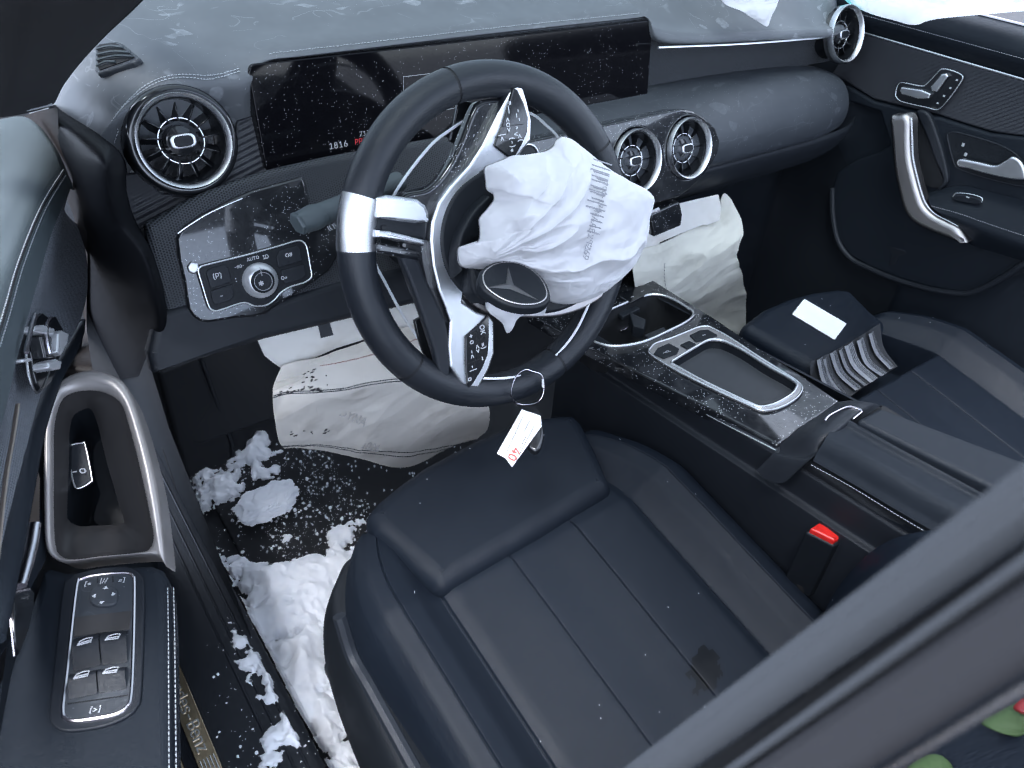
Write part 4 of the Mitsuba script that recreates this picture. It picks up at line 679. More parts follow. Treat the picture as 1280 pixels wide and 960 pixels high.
lid = [[[.1293,.106,.4524],[.1309,.101,.4593],[.1346,.085,.475],[.1486,.0421,.468],[.1445,.031,.474],[.1372,.0234,.472],[.1452,-.0026,.45]],
       [[.0732,.106,.4597],[.0749,.101,.4662],[.0769,.085,.4872],[.0872,.0402,.472],[.0832,.0299,.478],[.0762,.0225,.476],[.0832,-.0078,.45]],
       [[.0117,.106,.4666],[.0137,.101,.4734],[.0148,.085,.4941],[.0234,.0372,.476],[.0175,.0244,.482],[.01,.0185,.48],[.016,-.0178,.45]],
       [[-.0505,.106,.4751],[-.0484,.101,.4814],[-.0462,.085,.5022],[-.0383,.0302,.48],[-.0436,.021,.486],[-.0506,.0153,.484],[-.0464,-.0271,.45]]]
add('armrest_lid', surf(lid, 50, 50), 'door_vinyl', con, True)
fr_ = A(lid[0]); add('armrest_lid_end', tm(np.vstack([fr_, [fr_.mean(0) + A([0, 0, -.03])]]), [[i, i + 1, 7] for i in range(6)]), 'dash_vinyl', con, False)
rl = [[.1305,.03,.484],[.1286,-.0174,.484],[-.0327,-.0819,.484],[-.0338,-.0035,.484],[-.0151,.0003,.484]]
add('armrest_lid', plate(rl, .035, .006, (0, 0, 1), nb=4, round_=.004, lift=-.035), 'door_vinyl', con)
add('stitching', stitches([[.1287,.107,.4466],[.0741,.107,.4555],[.0167,.107,.4611],[-.0362,.107,.4678]], 0, (0, .0008, .0004), .004, .0005), 'thread', con, False, kind='stuff')
add('armrest_bin', rbox((-.05, .0, .36), (.42, .19, .16), r=.01), 'deep', con)

# ================================================================== driver's door (standing ajar)
dd = thing('driver_door', 'open driver door with pull handle, stitched top pad and window switches', 'car door')
DU = A([-.9599,.2805,0]); DNI = A([-.2805,-.9599,0]); Z1 = A([0, 0, 1.])
tp = [[[.8671,.7856,.7339],[.8685,.7487,.7307],[.7858,.7416,.7285],[.7286,.7427,.7168],[.748,.7391,.6883]],
      [[.6834,.8393,.7596],[.6736,.8057,.7514],[.618,.7907,.7509],[.5951,.7817,.7409],[.6153,.7779,.7065]],
      [[.5271,.8849,.7641],[.5141,.8523,.7618],[.4869,.829,.7601],[.4748,.8169,.7527],[.4995,.8117,.713]],
      [[.4177,.9169,.7627],[.3974,.8864,.7642],[.379,.8605,.7674],[.3888,.842,.7542],[.4108,.8377,.7169]],
      [[.3395,.9398,.7448],[.3058,.9131,.7576],[.2834,.8884,.7661],[.2865,.8719,.7596],[.328,.8618,.7167]],
      [[.2672,.9609,.7249],[.2276,.936,.7479],[.2034,.9118,.7625],[.2013,.8968,.7615],[.2337,.8894,.7202]]]
tG = spl(tp, 90, 60)
def lip(G, d):   # rolls the grid's first row and both edges inwards so that the pad reads as a padded body
    r = np.stack([G[0] + A(d) * q for q in (1., .45)]); return np.concatenate([r, G], 0)
add('top_pad', gridmesh(lip(tG, -DU * .02 - Z1 * .012)), 'door_light', dd, True)
for j in (43.2, 46.8):
    i0 = int(j); P = tG[:, i0] * (1 - j + i0) + tG[:, i0 + 1] * (j - i0)
    add('stitching', stitches(P + DNI * .0006, 0, DNI * .0006, .0042, .00035), 'thread', dd, False, kind='stuff')
add('top_pad__seam', tube(tG[:, 45] + DNI * .0002, .0009, 6), 'deep', dd)
ml = [tG[:, -1][::9]]
l2 = cr(A([[.8464,.7312,.5943],[.8193,.7391,.5577],[.7591,.7567,.5456],[.6762,.7809,.5598],[.5875,.8069,.589],[.5125,.8288,.6146],[.425,.8543,.6259],[.3285,.8826,.6346],[.2547,.9041,.6393]]), 10)
l1 = cr(ml[0], 10)
mg = np.stack([l1, l1 * .5 + l2 * .5 - DNI * .012, l2], 1)
add('mesh_panel', surf(mg, 60, 24), 'mesh', dd, True)
bd_ = A([[.7127,.7724,.5423],[.6783,.7824,.5524],[.6117,.8019,.572],[.5389,.8232,.5967],[.4738,.8422,.6115],[.423,.857,.6179],[.3501,.8783,.6192],[.2829,.898,.6208],[.2302,.9134,.6239]])
add('ridge', tube(bd_, [.0015, .0075, .0095, .010, .010, .010, .010, .010, .010], 14, n=60, flat=.7), 'door_vinyl', dd)
ip = A([[.8196,.7578,.4807],[.7422,.7804,.4824],[.6397,.8104,.5246],[.5852,.8263,.5525],[.5378,.8401,.5541],[.4409,.8684,.5215],[.4039,.8793,.4988],[.3474,.8958,.5259],[.2931,.9116,.5423],[.2318,.9296,.58],[.1914,.9414,.6138],[.2631,.9204,.6246],[.3595,.8922,.5931],[.4603,.8628,.5837],[.566,.8319,.5617],[.7068,.7908,.5201]])
add('inner_panel', plate(ip, .010, .003, DNI, lift=-.012), 'door_vinyl', dd)
add('bronze_strip', tube(A([[.4048,.854,.6705],[.3715,.8637,.6672],[.3395,.8731,.6654],[.3021,.884,.6601],[.2664,.8944,.6531]]), .0018, 6, n=30, flat=.5), 'bronze', dd)
add('bronze_patch', plate(A([[.432,.8627,.5796],[.4297,.8634,.5721],[.3912,.8746,.5595],[.3845,.8766,.5612],[.3673,.8816,.5867],[.3942,.8738,.5857]]), .002, .0006, DNI), 'bronze', dd)
lv = add('opener', tube(A([[.3483,.8747,.5968],[.3291,.8803,.5969],[.308,.8864,.5995],[.2856,.893,.6025]]), [.0058, .0062, .006, .005], 12, n=20, flat=.6), 'chrome', dd, label='chrome inner door opener lever')
add('opener_bowl', plate(A([[.3029,.9005,.5887],[.319,.8957,.5741],[.3251,.894,.55],[.3135,.8973,.5474],[.2897,.9043,.5509],[.2631,.9121,.561],[.274,.9089,.5743]]), .003, .001, DNI), 'piano_clean', dd)
add('opener_bowl__edge', tube(A([[.2893,.8992,.6001],[.2728,.904,.5912],[.2521,.9101,.5738]]), .0009, 6, n=20), 'chrome', dd)
# seat adjustment cluster
sk = add('seat_switch', plate(A([[.4517,.8361,.6848],[.4979,.8226,.6867],[.5193,.8164,.6774],[.535,.8118,.66],[.5526,.8066,.6518],[.5598,.8046,.6341],[.5607,.8043,.624],[.5042,.8208,.63],[.4718,.8303,.6371],[.4406,.8394,.6517],[.4373,.8403,.6628],[.441,.8393,.6724]]), .004, .0012, DNI, round_=.001), 'piano_clean', dd, label='chrome seat-shaped adjustment switches')
for P, h, m in (([[.4363,.8302,.7162],[.4616,.8228,.7004],[.484,.8163,.681],[.4756,.8187,.6802],[.4498,.8263,.6999],[.4297,.8321,.7155]], .012, 'silver_paint'), ([[.4549,.8268,.6947],[.4804,.8194,.6767],[.4712,.8221,.6623],[.4649,.8239,.6644],[.4457,.8295,.6787]], .010, 'piano_clean'), ([[.482,.8148,.6766],[.4984,.81,.6686],[.5111,.8063,.6562],[.497,.8104,.654],[.4683,.8188,.6628],[.4592,.8214,.6729]], .012, 'silver_paint'),
              ([[.4289,.8303,.685],[.4532,.8232,.6707],[.4629,.8204,.6609],[.4532,.8232,.6598],[.4308,.8297,.6754],[.4239,.8317,.6831]], .012, 'silver_paint'), ([[.393,.8429,.7167],[.4099,.8379,.7055],[.4083,.8384,.7029],[.392,.8432,.7145]], .008, 'silver_paint')):
    add('rocker', plate(P, h, .0025, DNI, nb=4, round_=.0012, lift=-h * .4), m, sk)
for P in ([[.4417,.8203,.7219],[.4206,.8264,.7234],[.3975,.8332,.7235],[.3901,.8354,.7223]], [[.4843,.8099,.6902],[.4643,.8158,.694],[.4527,.8192,.6877],[.4481,.8205,.6796]]): add('chrome_edge', tube(P, .0018, 8, n=24), 'chrome', sk)
add('chrome_edge', tube(A([[.4364,.8364,.6929],[.4256,.8396,.6826],[.4223,.8405,.6714],[.4263,.8394,.6608],[.4469,.8334,.6517],[.469,.8269,.6465],[.5016,.8174,.6394],[.5426,.8054,.6335]]), .0010, 6, n=50), 'silver', sk)
# pull handle loop with its bowl
HN = A([-.5184,.1515,.8416])
ho = sm([[.4334,.8697,.5292],[.469,.8565,.5535],[.5007,.8426,.5756],[.5211,.829,.5906],[.529,.8113,.5986],[.525,.7889,.6002],[.5085,.7712,.5932],[.4874,.767,.5809],[.4461,.7708,.5549],[.4088,.777,.5307],[.3773,.7856,.5098],[.3499,.7947,.4913],[.3575,.7973,.4955],[.3629,.8038,.4977],[.3709,.8207,.4995],[.3816,.8469,.5014],[.3889,.8663,.5024],[.3978,.8758,.5062],[.41,.8773,.5134]], 160)
hi = sm([[.4302,.8633,.5284],[.4657,.8496,.5527],[.496,.8373,.5736],[.5123,.8244,.586],[.5147,.8132,.5894],[.5108,.7999,.5895],[.5028,.7873,.5868],[.4889,.7786,.5798],[.4689,.7794,.5673],[.4375,.7836,.5472],[.3977,.7909,.5214],[.3767,.7955,.5077],[.368,.803,.501],[.3701,.8138,.5003],[.38,.8384,.5019],[.3881,.8596,.5032],[.396,.8697,.5062],[.4068,.871,.5126]], 160)
hi3 = np.array([hi[np.argmin(np.linalg.norm(hi - q, axis=1))] for q in ho])
def loopstrip(Ls): return gridmesh(np.stack(Ls), False, True)
hd = add('pull_handle', loopstrip([ho - HN * .05, ho - HN * .004, ho * .93 + hi * .07 + HN * .001, ho * .75 + hi * .25 + HN * .004, ho * .4 + hi * .6 + HN * .004, ho * .1 + hi * .9 + HN * .001, hi - HN * .004]), 'ring_sheen_tint', dd, True, label='curved satin silver door pull with brownish reflection put into its colour')  # base colour carries the brownish light reflected in the loop
cvp = [[.45,.8537,.5043],[.4864,.8379,.5295],[.5115,.8273,.5469],[.523,.819,.5555],[.5246,.8091,.5583],[.5216,.8026,.5576],[.5074,.8022,.5489],[.4888,.8051,.5369],[.4717,.8075,.526],[.4545,.8092,.5151],[.4375,.811,.5043],[.422,.8121,.4945],[.4206,.8165,.4929],[.4237,.8243,.4934],[.4293,.8369,.4946],[.4337,.8469,.4955],[.4385,.8523,.4975],[.4434,.8548,.5]]
cvp = sm(cvp, 160)
add('bowl', loopstrip([hi - HN * .003, hi * .8 + cvp * .2 - HN * .006, hi * .4 + cvp * .6 + HN * .002, cvp]), 'bronze_dark', hd, True)
add('cavity', well(cvp, .07, HN, .006), 'dark_plastic', hd)
HU = nz(np.cross(DNI, HN)); 
br_ = sm([[.509,.8326,.529],[.5077,.8201,.5304],[.5045,.8183,.5288],[.4764,.8234,.5106],[.4732,.8262,.5081],[.4726,.8356,.506],[.476,.8396,.5074],[.4895,.838,.516]], 60)
lk = add('lock_switch', plate(br_, .004, .001, nz(HN * .7 - DNI * .5)), 'plastic', dd)
add('chrome_rim', tube(br_ + HN * .004, .0009, 6, True), 'silver', lk)
add('icon', text('o-', .008, br_.mean(0) + HN * .008 - DU * 0 + A([-.0071,.0016,0]), -HU if (-HU) @ A([-.5837,-.8093,.0651]) > 0 else DNI * -1, Z1, .0003, True), 'icon', lk, False)
# armrest with the window switch panel
ar = A([[.4087,.8819,.5],[.3946,.8781,.5],[.3829,.8682,.5],[.3746,.8489,.5],[.3621,.8229,.5],[.3517,.805,.5],[.3422,.7987,.5],[.3289,.7977,.5],[.2942,.8061,.5],[.2267,.8259,.5],[.1573,.8464,.5],[.1038,.8621,.5],[.1929,.9923,.5],[.2428,.973,.5],[.2836,.9474,.5],[.3206,.923,.5],[.3474,.9092,.5],[.377,.8955,.5]])
add('armrest', plate(ar, .034, .010, (0, 0, 1), nb=6, round_=.006, lift=-.034), 'door_vinyl', dd, 50)
for o in (0, .0045):
    add('stitching', stitches(A([[.3168,.8007,.4985],[.2643,.8158,.4985],[.2079,.8325,.4985],[.1586,.8471,.4985],[.1101,.8615,.4985]]) + DNI * (-.001 + o) + A([0, 0, -o * .4 + .001]), 0, (0, 0, .0008),  .0044, .00042), 'thread', dd, False, kind='stuff')
so_ = sm([[.3609,.8763,.5008],[.369,.8702,.5008],[.3716,.8632,.5008],[.3682,.8482,.5008],[.3615,.8331,.5008],[.3539,.8228,.5008],[.3406,.8169,.5008],[.3235,.8189,.5008],[.274,.8333,.5008],[.2264,.8483,.5008],[.2167,.8538,.5008],[.2129,.8618,.5008],[.2143,.8774,.5008],[.2214,.8946,.5008],[.2291,.905,.5008],[.2395,.9094,.5008],[.2525,.9074,.5008],[.297,.8947,.5008]], 120)
wp = add('switch_panel', plate(so_, .0022, .0012, (0, 0, 1)), 'plastic', dd, label='oval window switch panel with bright chrome rim')
ci = sm([[.3561,.8659,.503],[.3624,.8601,.503],[.3602,.8495,.503],[.3532,.8346,.503],[.3476,.826,.503],[.3418,.8235,.503],[.3332,.8245,.503],[.2769,.8402,.503],[.2292,.8547,.503],[.2205,.8605,.503],[.2192,.8689,.503],[.2237,.8813,.503],[.2295,.8934,.503],[.2354,.8987,.503],[.2437,.8998,.503],[.2756,.8903,.503]], 120)
add('chrome_rim', tube(ci, .0016, 8, True), 'chrome', wp)
add('face', plate(ci, .0006, .0002, (0, 0, 1)), 'dash_vinyl', wp)
add('finger_recess', plate([[.3241,.874,.5036],[.3057,.8343,.5036],[.2881,.8402,.5036],[.297,.8592,.5036],[.3048,.8793,.5036]], .0008, .0003, (0, 0, 1)), 'bronze_dark', wp)
for P in ([[.3033,.8784,.5036],[.2977,.8602,.5036],[.2668,.8676,.5036],[.2724,.8862,.5036]], [[.2974,.8591,.5036],[.2877,.8409,.5036],[.2582,.8496,.5036],[.2661,.8666,.5036]], [[.2711,.888,.5036],[.264,.8697,.5036],[.243,.8755,.5036],[.2496,.8942,.5036]], [[.2637,.8686,.5036],[.2541,.851,.5036],[.2352,.8565,.5036],[.2427,.8744,.5036]]):
    a, b, c, d = A(P); G = spl([[a, b], [a * .75 + d * .25 + Z1 * .007, b * .75 + c * .25 + Z1 * .007], [a * .5 + d * .5 + Z1 * .007, b * .5 + c * .5 + Z1 * .007], [d + Z1 * .0005, c + Z1 * .0005]], 12, 2)
    k = add('window_button', gridmesh(G), 'plastic', wp, True)
    e = nz(b - a); f_ = nz(np.cross(Z1, e)); m_ = (a * .62 + b * .62 + c * .38 + d * .38) / 2 + Z1 * .0090; w_ = .0052
    add('icon', tube([m_ - e * w_ - f_ * .0022, m_ - e * w_ * .7 + f_ * .0012, m_ + e * w_ * .2 + f_ * .0028, m_ + e * w_ + f_ * .0024, m_ + e * w_ * .9 - f_ * .0016, m_ - e * w_ - f_ * .0022, m_ - e * w_ * .5 - f_ * .0006, m_ + e * w_ * .9 + f_ * .0002], .00045, 5), 'icon', k, False)
kb_ = sm([[.3382,.8589,.5036],[.3448,.8555,.5036],[.3449,.8503,.5036],[.3398,.8424,.5036],[.3339,.8387,.5036],[.3272,.8391,.5036],[.3196,.8423,.5036],[.3191,.8475,.5036],[.3233,.8554,.5036],[.3299,.8596,.5036]], 48)
k = add('mirror_knob', plate(kb_, .003, .0012, (0, 0, 1)), 'dash_vinyl', wp)
mc = kb_.mean(0) + Z1 * .0031; e = nz(A([.3297,.838,.5]) - A([.3408,.8612,.5])); f_ = np.cross(Z1, e)
for q in (e, -e, f_, -f_):
    s_ = np.cross(Z1, q); add('arrow', plate([mc + q * .0095, mc + q * .0065 + s_ * .0022, mc + q * .0065 - s_ * .0022], .0003, .0001, (0, 0, 1)), 'icon', k, False)
for p, s in zip([[.3534,.8572,.5042],[.3496,.8451,.5042],[.342,.8325,.5042],[.2304,.88,.5042]], ('[=', '|//', '=]', '[>]')): add('icon', text(s, .0045, p, e, f_, .0003), 'icon', wp, False)
for P in ([[.3508,.8501,.5042],[.3561,.8488,.5042]], [[.3447,.8391,.5042],[.3509,.8376,.5042]], [[.2466,.8961,.5042],[.229,.8568,.5042]]): add('key_gap', tube(P, .0004, 5), 'deep', wp)
lp = [[[.7247,.8043,.56],[.7196,.787,.46],[.7154,.7726,.38],[.714,.7678,.25],[.7168,.7774,.08]],[[.1871,.9614,.5],[.1821,.9441,.42],[.1779,.9297,.34],[.1765,.9249,.25],[.1793,.9345,.08]],[[-.2928,1.1016,.5],[-.2979,1.0843,.42],[-.3021,1.0699,.34],[-.3035,1.0651,.25],[-.3007,1.0747,.08]]]
add('lower_panel', surf(lp, 20, 20), 'dark_plastic', dd, True)
add('outer_skin', surf([[[.8081,.8758,.82],[.8081,.8758,.5],[.8081,.8758,0]], [[.1225,1.0969,.82],[.1225,1.0969,.5],[.1225,1.0969,0]], [[-.3122,1.2136,.84],[-.3122,1.2136,.5],[-.3122,1.2136,0]]], 20, 10), 'frame_paint', dd, True)

# ================================================================== passenger door
pdr = thing('passenger_door', 'closed passenger door with ribbed trim, silver pull handle and storage pocket', 'car door')
PNY = A([0, 1., 0])
add('base_panel', tm([[1.6, -.714, .0], [-.6, -.714, .0], [-.6, -.714, .74], [1.6, -.714, .74]], [[0, 1, 2, 3]]), 'door_vinyl', pdr, False)
rows = [[[x, y, z] for y, z in ((-.703, .733), (-.690, .742), (-.676, .760), (-.676, .780), (-.69, .796), (-.72, .803), (-.76, .800))] for x in (.80, .6, .3, 0, -.5)]
pG_ = spl(rows, 40, 40); add('top_pad', gridmesh(pG_), 'door_vinyl', pdr, True)
add('stitching', stitches(pG_[:, 15] + A([0, .0008, 0]), 0, (0, .0008, 0), .0042, .00045), 'dim_icon', pdr, False, kind='stuff')
add('window_strip', tube([[.62, -.725, .8045], [-.5, -.725, .8045]], .003, 8), 'chrome', pdr)
add('chrome_strip', tube([[.716, -.699, .7315], [.3, -.699, .731], [-.5, -.699, .731]], .0026, 8), 'silver', pdr)
tr_ = A([[.7272,-.7,.7293],[.7143,-.7,.7293]] + [[-.5, -.70, .729], [-.5, -.70, .618]] + [[.3538,-.7,.6456],[.3772,-.7,.6406],[.4101,-.7,.6354],[.4599,-.7,.6337],[.5127,-.7,.6333],[.5811,-.7,.6273],[.6467,-.7,.6215],[.7122,-.7,.6343],[.7542,-.7,.6418]])
add('ribbed_trim', plate(tr_, .010, .003, PNY, lift=-.010), 'ribs', pdr)
mp_ = A([[.7647,-.695,.6265],[.707,-.695,.63],[.6423,-.695,.6188],[.5768,-.695,.6247],[.5087,-.695,.6308],[.4561,-.695,.6313],[.4064,-.695,.633],[.3509,-.695,.6446]] + [[-.5, -.695, .61], [-.5, -.695, .28]] + [[.2532,-.695,.4413],[.2769,-.695,.4021],[.302,-.695,.3607],[.3151,-.695,.3464],[.3353,-.695,.3356],[.3921,-.695,.3186],[.462,-.695,.3053],[.5262,-.695,.3002],[.5739,-.695,.3026],[.6147,-.695,.3269],[.6452,-.695,.3678],[.6671,-.695,.4248],[.6687,-.695,.4608],[.6359,-.695,.4996],[.5922,-.695,.5325],[.579,-.695,.5537],[.6218,-.695,.6044],[.7353,-.695,.6022]])
add('mid_panel', plate(mp_, .014, .005, PNY, nb=4, lift=-.014), 'door_vinyl', pdr)
sw_ = sm([[.6023,-.695,.6479],[.6034,-.695,.6628],[.5958,-.695,.6695],[.5589,-.695,.674],[.5503,-.695,.6809],[.5397,-.695,.7013],[.5331,-.695,.7116],[.5138,-.695,.7141],[.4938,-.695,.7111],[.4912,-.695,.7019],[.4983,-.695,.6726],[.5102,-.695,.6454],[.533,-.695,.6413],[.5821,-.695,.637],[.5979,-.695,.6415]], 80)
k = add('seat_switch', plate(sw_, .004, .0012, PNY), 'piano_clean', pdr, label='seat-shaped adjustment switch cluster with chrome outline')
add('chrome_rim', tube(sw_ + PNY * .004, .0014, 8, True), 'silver', k)
for P in ([[.5943,-.688,.6557],[.5925,-.688,.6638],[.5512,-.688,.6697],[.5323,-.688,.6679],[.5332,-.688,.6587],[.5532,-.688,.6512],[.5868,-.688,.6503]], [[.5389,-.688,.6792],[.5279,-.688,.7053],[.52,-.688,.7089],[.5136,-.688,.705],[.5234,-.688,.6734],[.5326,-.688,.6722]]):
    add('rocker', plate(P, .008, .003, PNY, nb=4, round_=.002, lift=-.003), 'silver', k)
for p in [[.4992,-.69,.7017],[.5046,-.69,.6859],[.5101,-.69,.6698],[.5163,-.69,.6547]]: add('icon', rbox(p, (.004, .0006, .003), r=.0002), 'icon', k, False)
# handle bar and the bowl behind it
hb = A([[.569,-.645,.6191],[.5571,-.645,.6274],[.5427,-.645,.6335],[.5294,-.645,.6257],[.518,-.645,.599],[.502,-.645,.5657],[.4844,-.645,.5404],[.462,-.645,.512],[.4411,-.645,.491],[.417,-.645,.4814],[.3915,-.645,.4792],[.3665,-.645,.4771],[.3404,-.645,.4577],[.3632,-.645,.4521],[.4028,-.645,.4491],[.4386,-.645,.4501],[.4602,-.645,.456],[.4806,-.645,.4711],[.5034,-.645,.5003],[.5259,-.645,.5328],[.5509,-.645,.58]])
k = add('pull_handle', plate(sm(hb, 120), .030, .010, nz((-.1, 1, .25)), nb=6, lift=-.02), 'satin', pdr, 60, label='curved satin silver pull bar')
add('chrome_edge', tube([[.5302,-.64,.6307],[.5156,-.64,.6006],[.4997,-.64,.5674],[.4822,-.64,.5422],[.4598,-.64,.5139],[.439,-.64,.493],[.415,-.64,.4834],[.3896,-.64,.4813],[.3679,-.64,.4793]], .0020, 8, n=50), 'silver', k)
add('handle_bowl', plate(sm([[.5546,-.694,.6225],[.535,-.694,.6164],[.5041,-.694,.5878],[.473,-.694,.5514],[.4488,-.694,.5267],[.4495,-.694,.5133],[.4738,-.694,.507],[.502,-.694,.5243],[.5246,-.694,.5568]], 60), .002, .0006, PNY), 'deep', pdr)
add('handle_bowl_lip', plate(sm([[.547,-.685,.6293],[.5237,-.685,.6336],[.4901,-.685,.6019],[.455,-.685,.5597],[.4383,-.685,.5294],[.449,-.685,.5088],[.4491,-.685,.5316],[.4779,-.685,.5592],[.5091,-.685,.5923]], 60), .010, .004, PNY, lift=-.01), 'plastic', pdr)
ob = sm([[.474,-.693,.6029],[.4734,-.693,.6123],[.4568,-.693,.6179],[.3984,-.693,.6213],[.3634,-.693,.6189],[.339,-.693,.6101],[.3143,-.693,.5883],[.3118,-.693,.5713],[.3405,-.693,.5645],[.3908,-.693,.5589],[.4298,-.693,.5582],[.4443,-.693,.5654]], 90)
k = add('opener_recess', plate(ob, .0015, .0005, PNY), 'dark_plastic', pdr)
add('rim', tube(ob + PNY * .0015, .0018, 8, True), 'plastic', k)
lv_ = A([[.4349,-.682,.5724],[.4291,-.682,.5807],[.3975,-.682,.5862],[.3694,-.682,.5905],[.3567,-.682,.6041],[.3474,-.682,.6149],[.3275,-.682,.609],[.3119,-.682,.5884],[.3245,-.682,.5791],[.3679,-.682,.5714],[.4092,-.682,.568],[.4272,-.682,.5659]])
add('opener', plate(sm(lv_, 70), .010, .004, PNY, nb=4, lift=-.004), 'silver', pdr, 60, label='silver inner door opener lever')
for p in [[.4412,-.69,.601],[.4299,-.69,.5867]]: add('lock_mark', rbox(p, (.005, .0008, .006), r=.0003), 'dim_icon', k, False)
ra = A([[[.4642,-.69,.4983],[.4157,-.69,.5308],[.358,-.69,.5412],[.2749,-.69,.5506]], [[.4528,-.665,.4983],[.3987,-.665,.5237],[.34,-.665,.5304],[.2577,-.665,.5393]], [[.4294,-.64,.4937],[.3745,-.64,.5008],[.315,-.64,.5045],[.2322,-.64,.511]], [[.3988,-.64,.4838],[.3581,-.64,.4821],[.2978,-.64,.4837],[.2223,-.64,.4908]], [[.3855,-.67,.4525],[.3499,-.67,.4452],[.2974,-.67,.4499],[.2217,-.67,.4606]]])
add('armrest', surf(ra, 40, 40), 'door_vinyl', pdr, True)
ra2 = spl(ra, 41, 41)
add('stitching', stitches(ra2[20] + A([0, .001, .001]), 0, (0, .0006, .0006), .0042, .0005), 'dim_icon', pdr, False, kind='stuff')
ws = sm([[.4037,-.655,.5189],[.4007,-.655,.5265],[.379,-.655,.5338],[.3585,-.655,.5359],[.3535,-.655,.5317],[.3568,-.655,.5257],[.3787,-.655,.5197],[.3978,-.655,.5165]], 40)
k = add('window_button', plate(ws, .006, .002, (0, .75, .65), lift=-.001), 'plastic', pdr)
add('chrome_rim', tube(ws + A([0, .003, .003]), .0012, 6, True), 'silver', k)
add('icon', rbox(ws.mean(0) + A([0, .005, .005]), (.006, .001, .002), r=.0003), 'icon', k, False)
pk = A([[.6655,-.706,.4324],[.6369,-.706,.4831],[.5779,-.706,.5255],[.5285,-.706,.469],[.4984,-.706,.4323],[.4608,-.706,.4203],[.3613,-.706,.4272],[.2326,-.706,.4485],[.23,-.706,.4432],[.2762,-.706,.3888],[.3042,-.706,.3526],[.3377,-.706,.3272],[.3949,-.706,.31],[.4653,-.706,.2965],[.53,-.706,.2913],[.578,-.706,.2936],[.6191,-.706,.3181],[.6475,-.706,.3642]])
add('storage_pocket', plate(pk, .002, .0006, PNY), 'plastic', pdr)
add('pocket_lip', tube(A([[.6621,-.686,.4286],[.6386,-.686,.3727],[.6087,-.686,.328],[.5682,-.686,.3038],[.5207,-.686,.3016],[.4569,-.686,.3066],[.3874,-.686,.32],[.3316,-.686,.3385],[.3122,-.686,.3507],[.2973,-.686,.3677],[.2736,-.686,.4047],[.244,-.686,.4615]]), .006, 10, n=70, flat=1.), 'plastic', pdr)
add('pocket_hook', plate([[.5056,-.7,.3609],[.4673,-.7,.3679],[.4579,-.7,.3631],[.4712,-.7,.351],[.4726,-.7,.3275],[.4859,-.7,.3228],[.4882,-.7,.3466]], .006, .002, PNY), 'plastic', pdr)
add('front_panel', tm([[.8,-.698,0],[.45,-.698,0],[.45,-.698,.3],[.62,-.698,.45],[.8,-.698,.62]], [[0, 1, 2], [0, 2, 3], [0, 3, 4]]), 'dark_plastic', pdr, False)

# ================================================================== pillars, rear door, roof
bp = thing('b_pillar', 'pale grey pillar trim with rubber seal in the blurred foreground', 'pillar')
def strip(a, b, c, d, z0, z1):   # quad between the lines a-b and c-d, run on from height z0 to z1
    a, b, c, d = map(A, (a, b, c, d)); f = lambda p, q, z: p + (q - p) * ((z - p[2]) / (q[2] - p[2]))
    return [f(a, b, z0), f(a, b, z1), f(c, d, z1), f(c, d, z0)]
add('trim', plate(strip(*[[-.1034,.7,.7859],[-.1577,.7,.9917],[-.1405,.7,.8802],[-.1646,.7,.9775]], .45, 1.16), .02, .006, (0, 1, 0), nb=5, lift=-.02), 'pillar_cloth', bp)
add('gap', plate(strip(*[[-.1337,.69,.8485],[-.1634,.69,.97],[-.1473,.69,.8385],[-.17,.69,.9562]], .45, 1.16), .002, .0005, (0, 1, 0)), 'deep', bp)
sl = [A(q) for q in [[-.152,.702,.9102],[-.1654,.702,.9712]]]; d_ = (sl[1] - sl[0]) / (sl[1] - sl[0])[2]
add('seal', tube([sl[0] + d_ * (.45 - sl[0][2]), sl[0], sl[1], sl[1] + d_ * (1.16 - sl[1][2])], .0013, 12, n=30), 'pillar_cloth', bp)
rd = thing('rear_door', 'rear door frame and clear window with added green and red stand-ins behind it in the lower right corner', 'car door')
add('frame', plate(strip(*[[-.1482,.71,.8815],[-.1693,.71,.9777],[-.1686,.71,.913],[-.1773,.71,.9612]], .45, 1.16), .012, .005, (0, 1, 0), nb=5, lift=-.012), 'frame_dark', rd)
add('glass_strip', plate(strip(*[[-.1684,.708,.9103],[-.1772,.708,.9593],[-.1705,.708,.914],[-.1783,.708,.9571]], .45, 1.16), .004, .001, (0, 1, 0)), 'satin', rd)
g_ = strip(*[[-.1695,.705,.9088],[-.1779,.705,.9548],[-.1727,.705,.9144],[-.1796,.705,.9513]], .45, 1.12)
add('window', plate([g_[0], g_[1], g_[1] + A([-.5, 0, 0]), g_[0] + A([-.6, 0, 0])], .004, .001, (0, 1, 0)), 'pane', rd)  # clear pane; the green behind it comes from added stand-ins
add('body', plate([g_[0] + A([.06, 0, 0]), g_[0] + A([-.8, 0, 0]), g_[0] + A([-.8, 0, -.7]), g_[0] + A([.06, 0, -.7])], .06, .01, (0, 1, 0), lift=-.02), 'frame_paint', rd)
for P, l in (([[-.1679,.3749,.5793],[-.1709,.3636,.5853],[-.1797,.3401,.5953],[-.1985,.3188,.5936],[-.212,.3269,.5738],[-.1935,.3484,.575],[-.1831,.3604,.5758],[-.1746,.3697,.5767]], 'crumpled green stand-in added on the seat back behind the rear window at the right picture edge'), ([[-.1547,.4211,.5362],[-.1559,.4084,.5451],[-.1608,.398,.5485],[-.1705,.3918,.5438],[-.182,.3948,.53],[-.1688,.4162,.5261]], 'crumpled green stand-in added on the seat back behind the rear window at the bottom picture edge')):
    add('green_stand_in', pillow(P, None, .012, A([-.6135,.4922,.6176]), .008, 20., 8, 20, 60), 'green_stand_in', smooth=True, label=l, category='cloth')  # added stand-ins for green patches of unknown origin
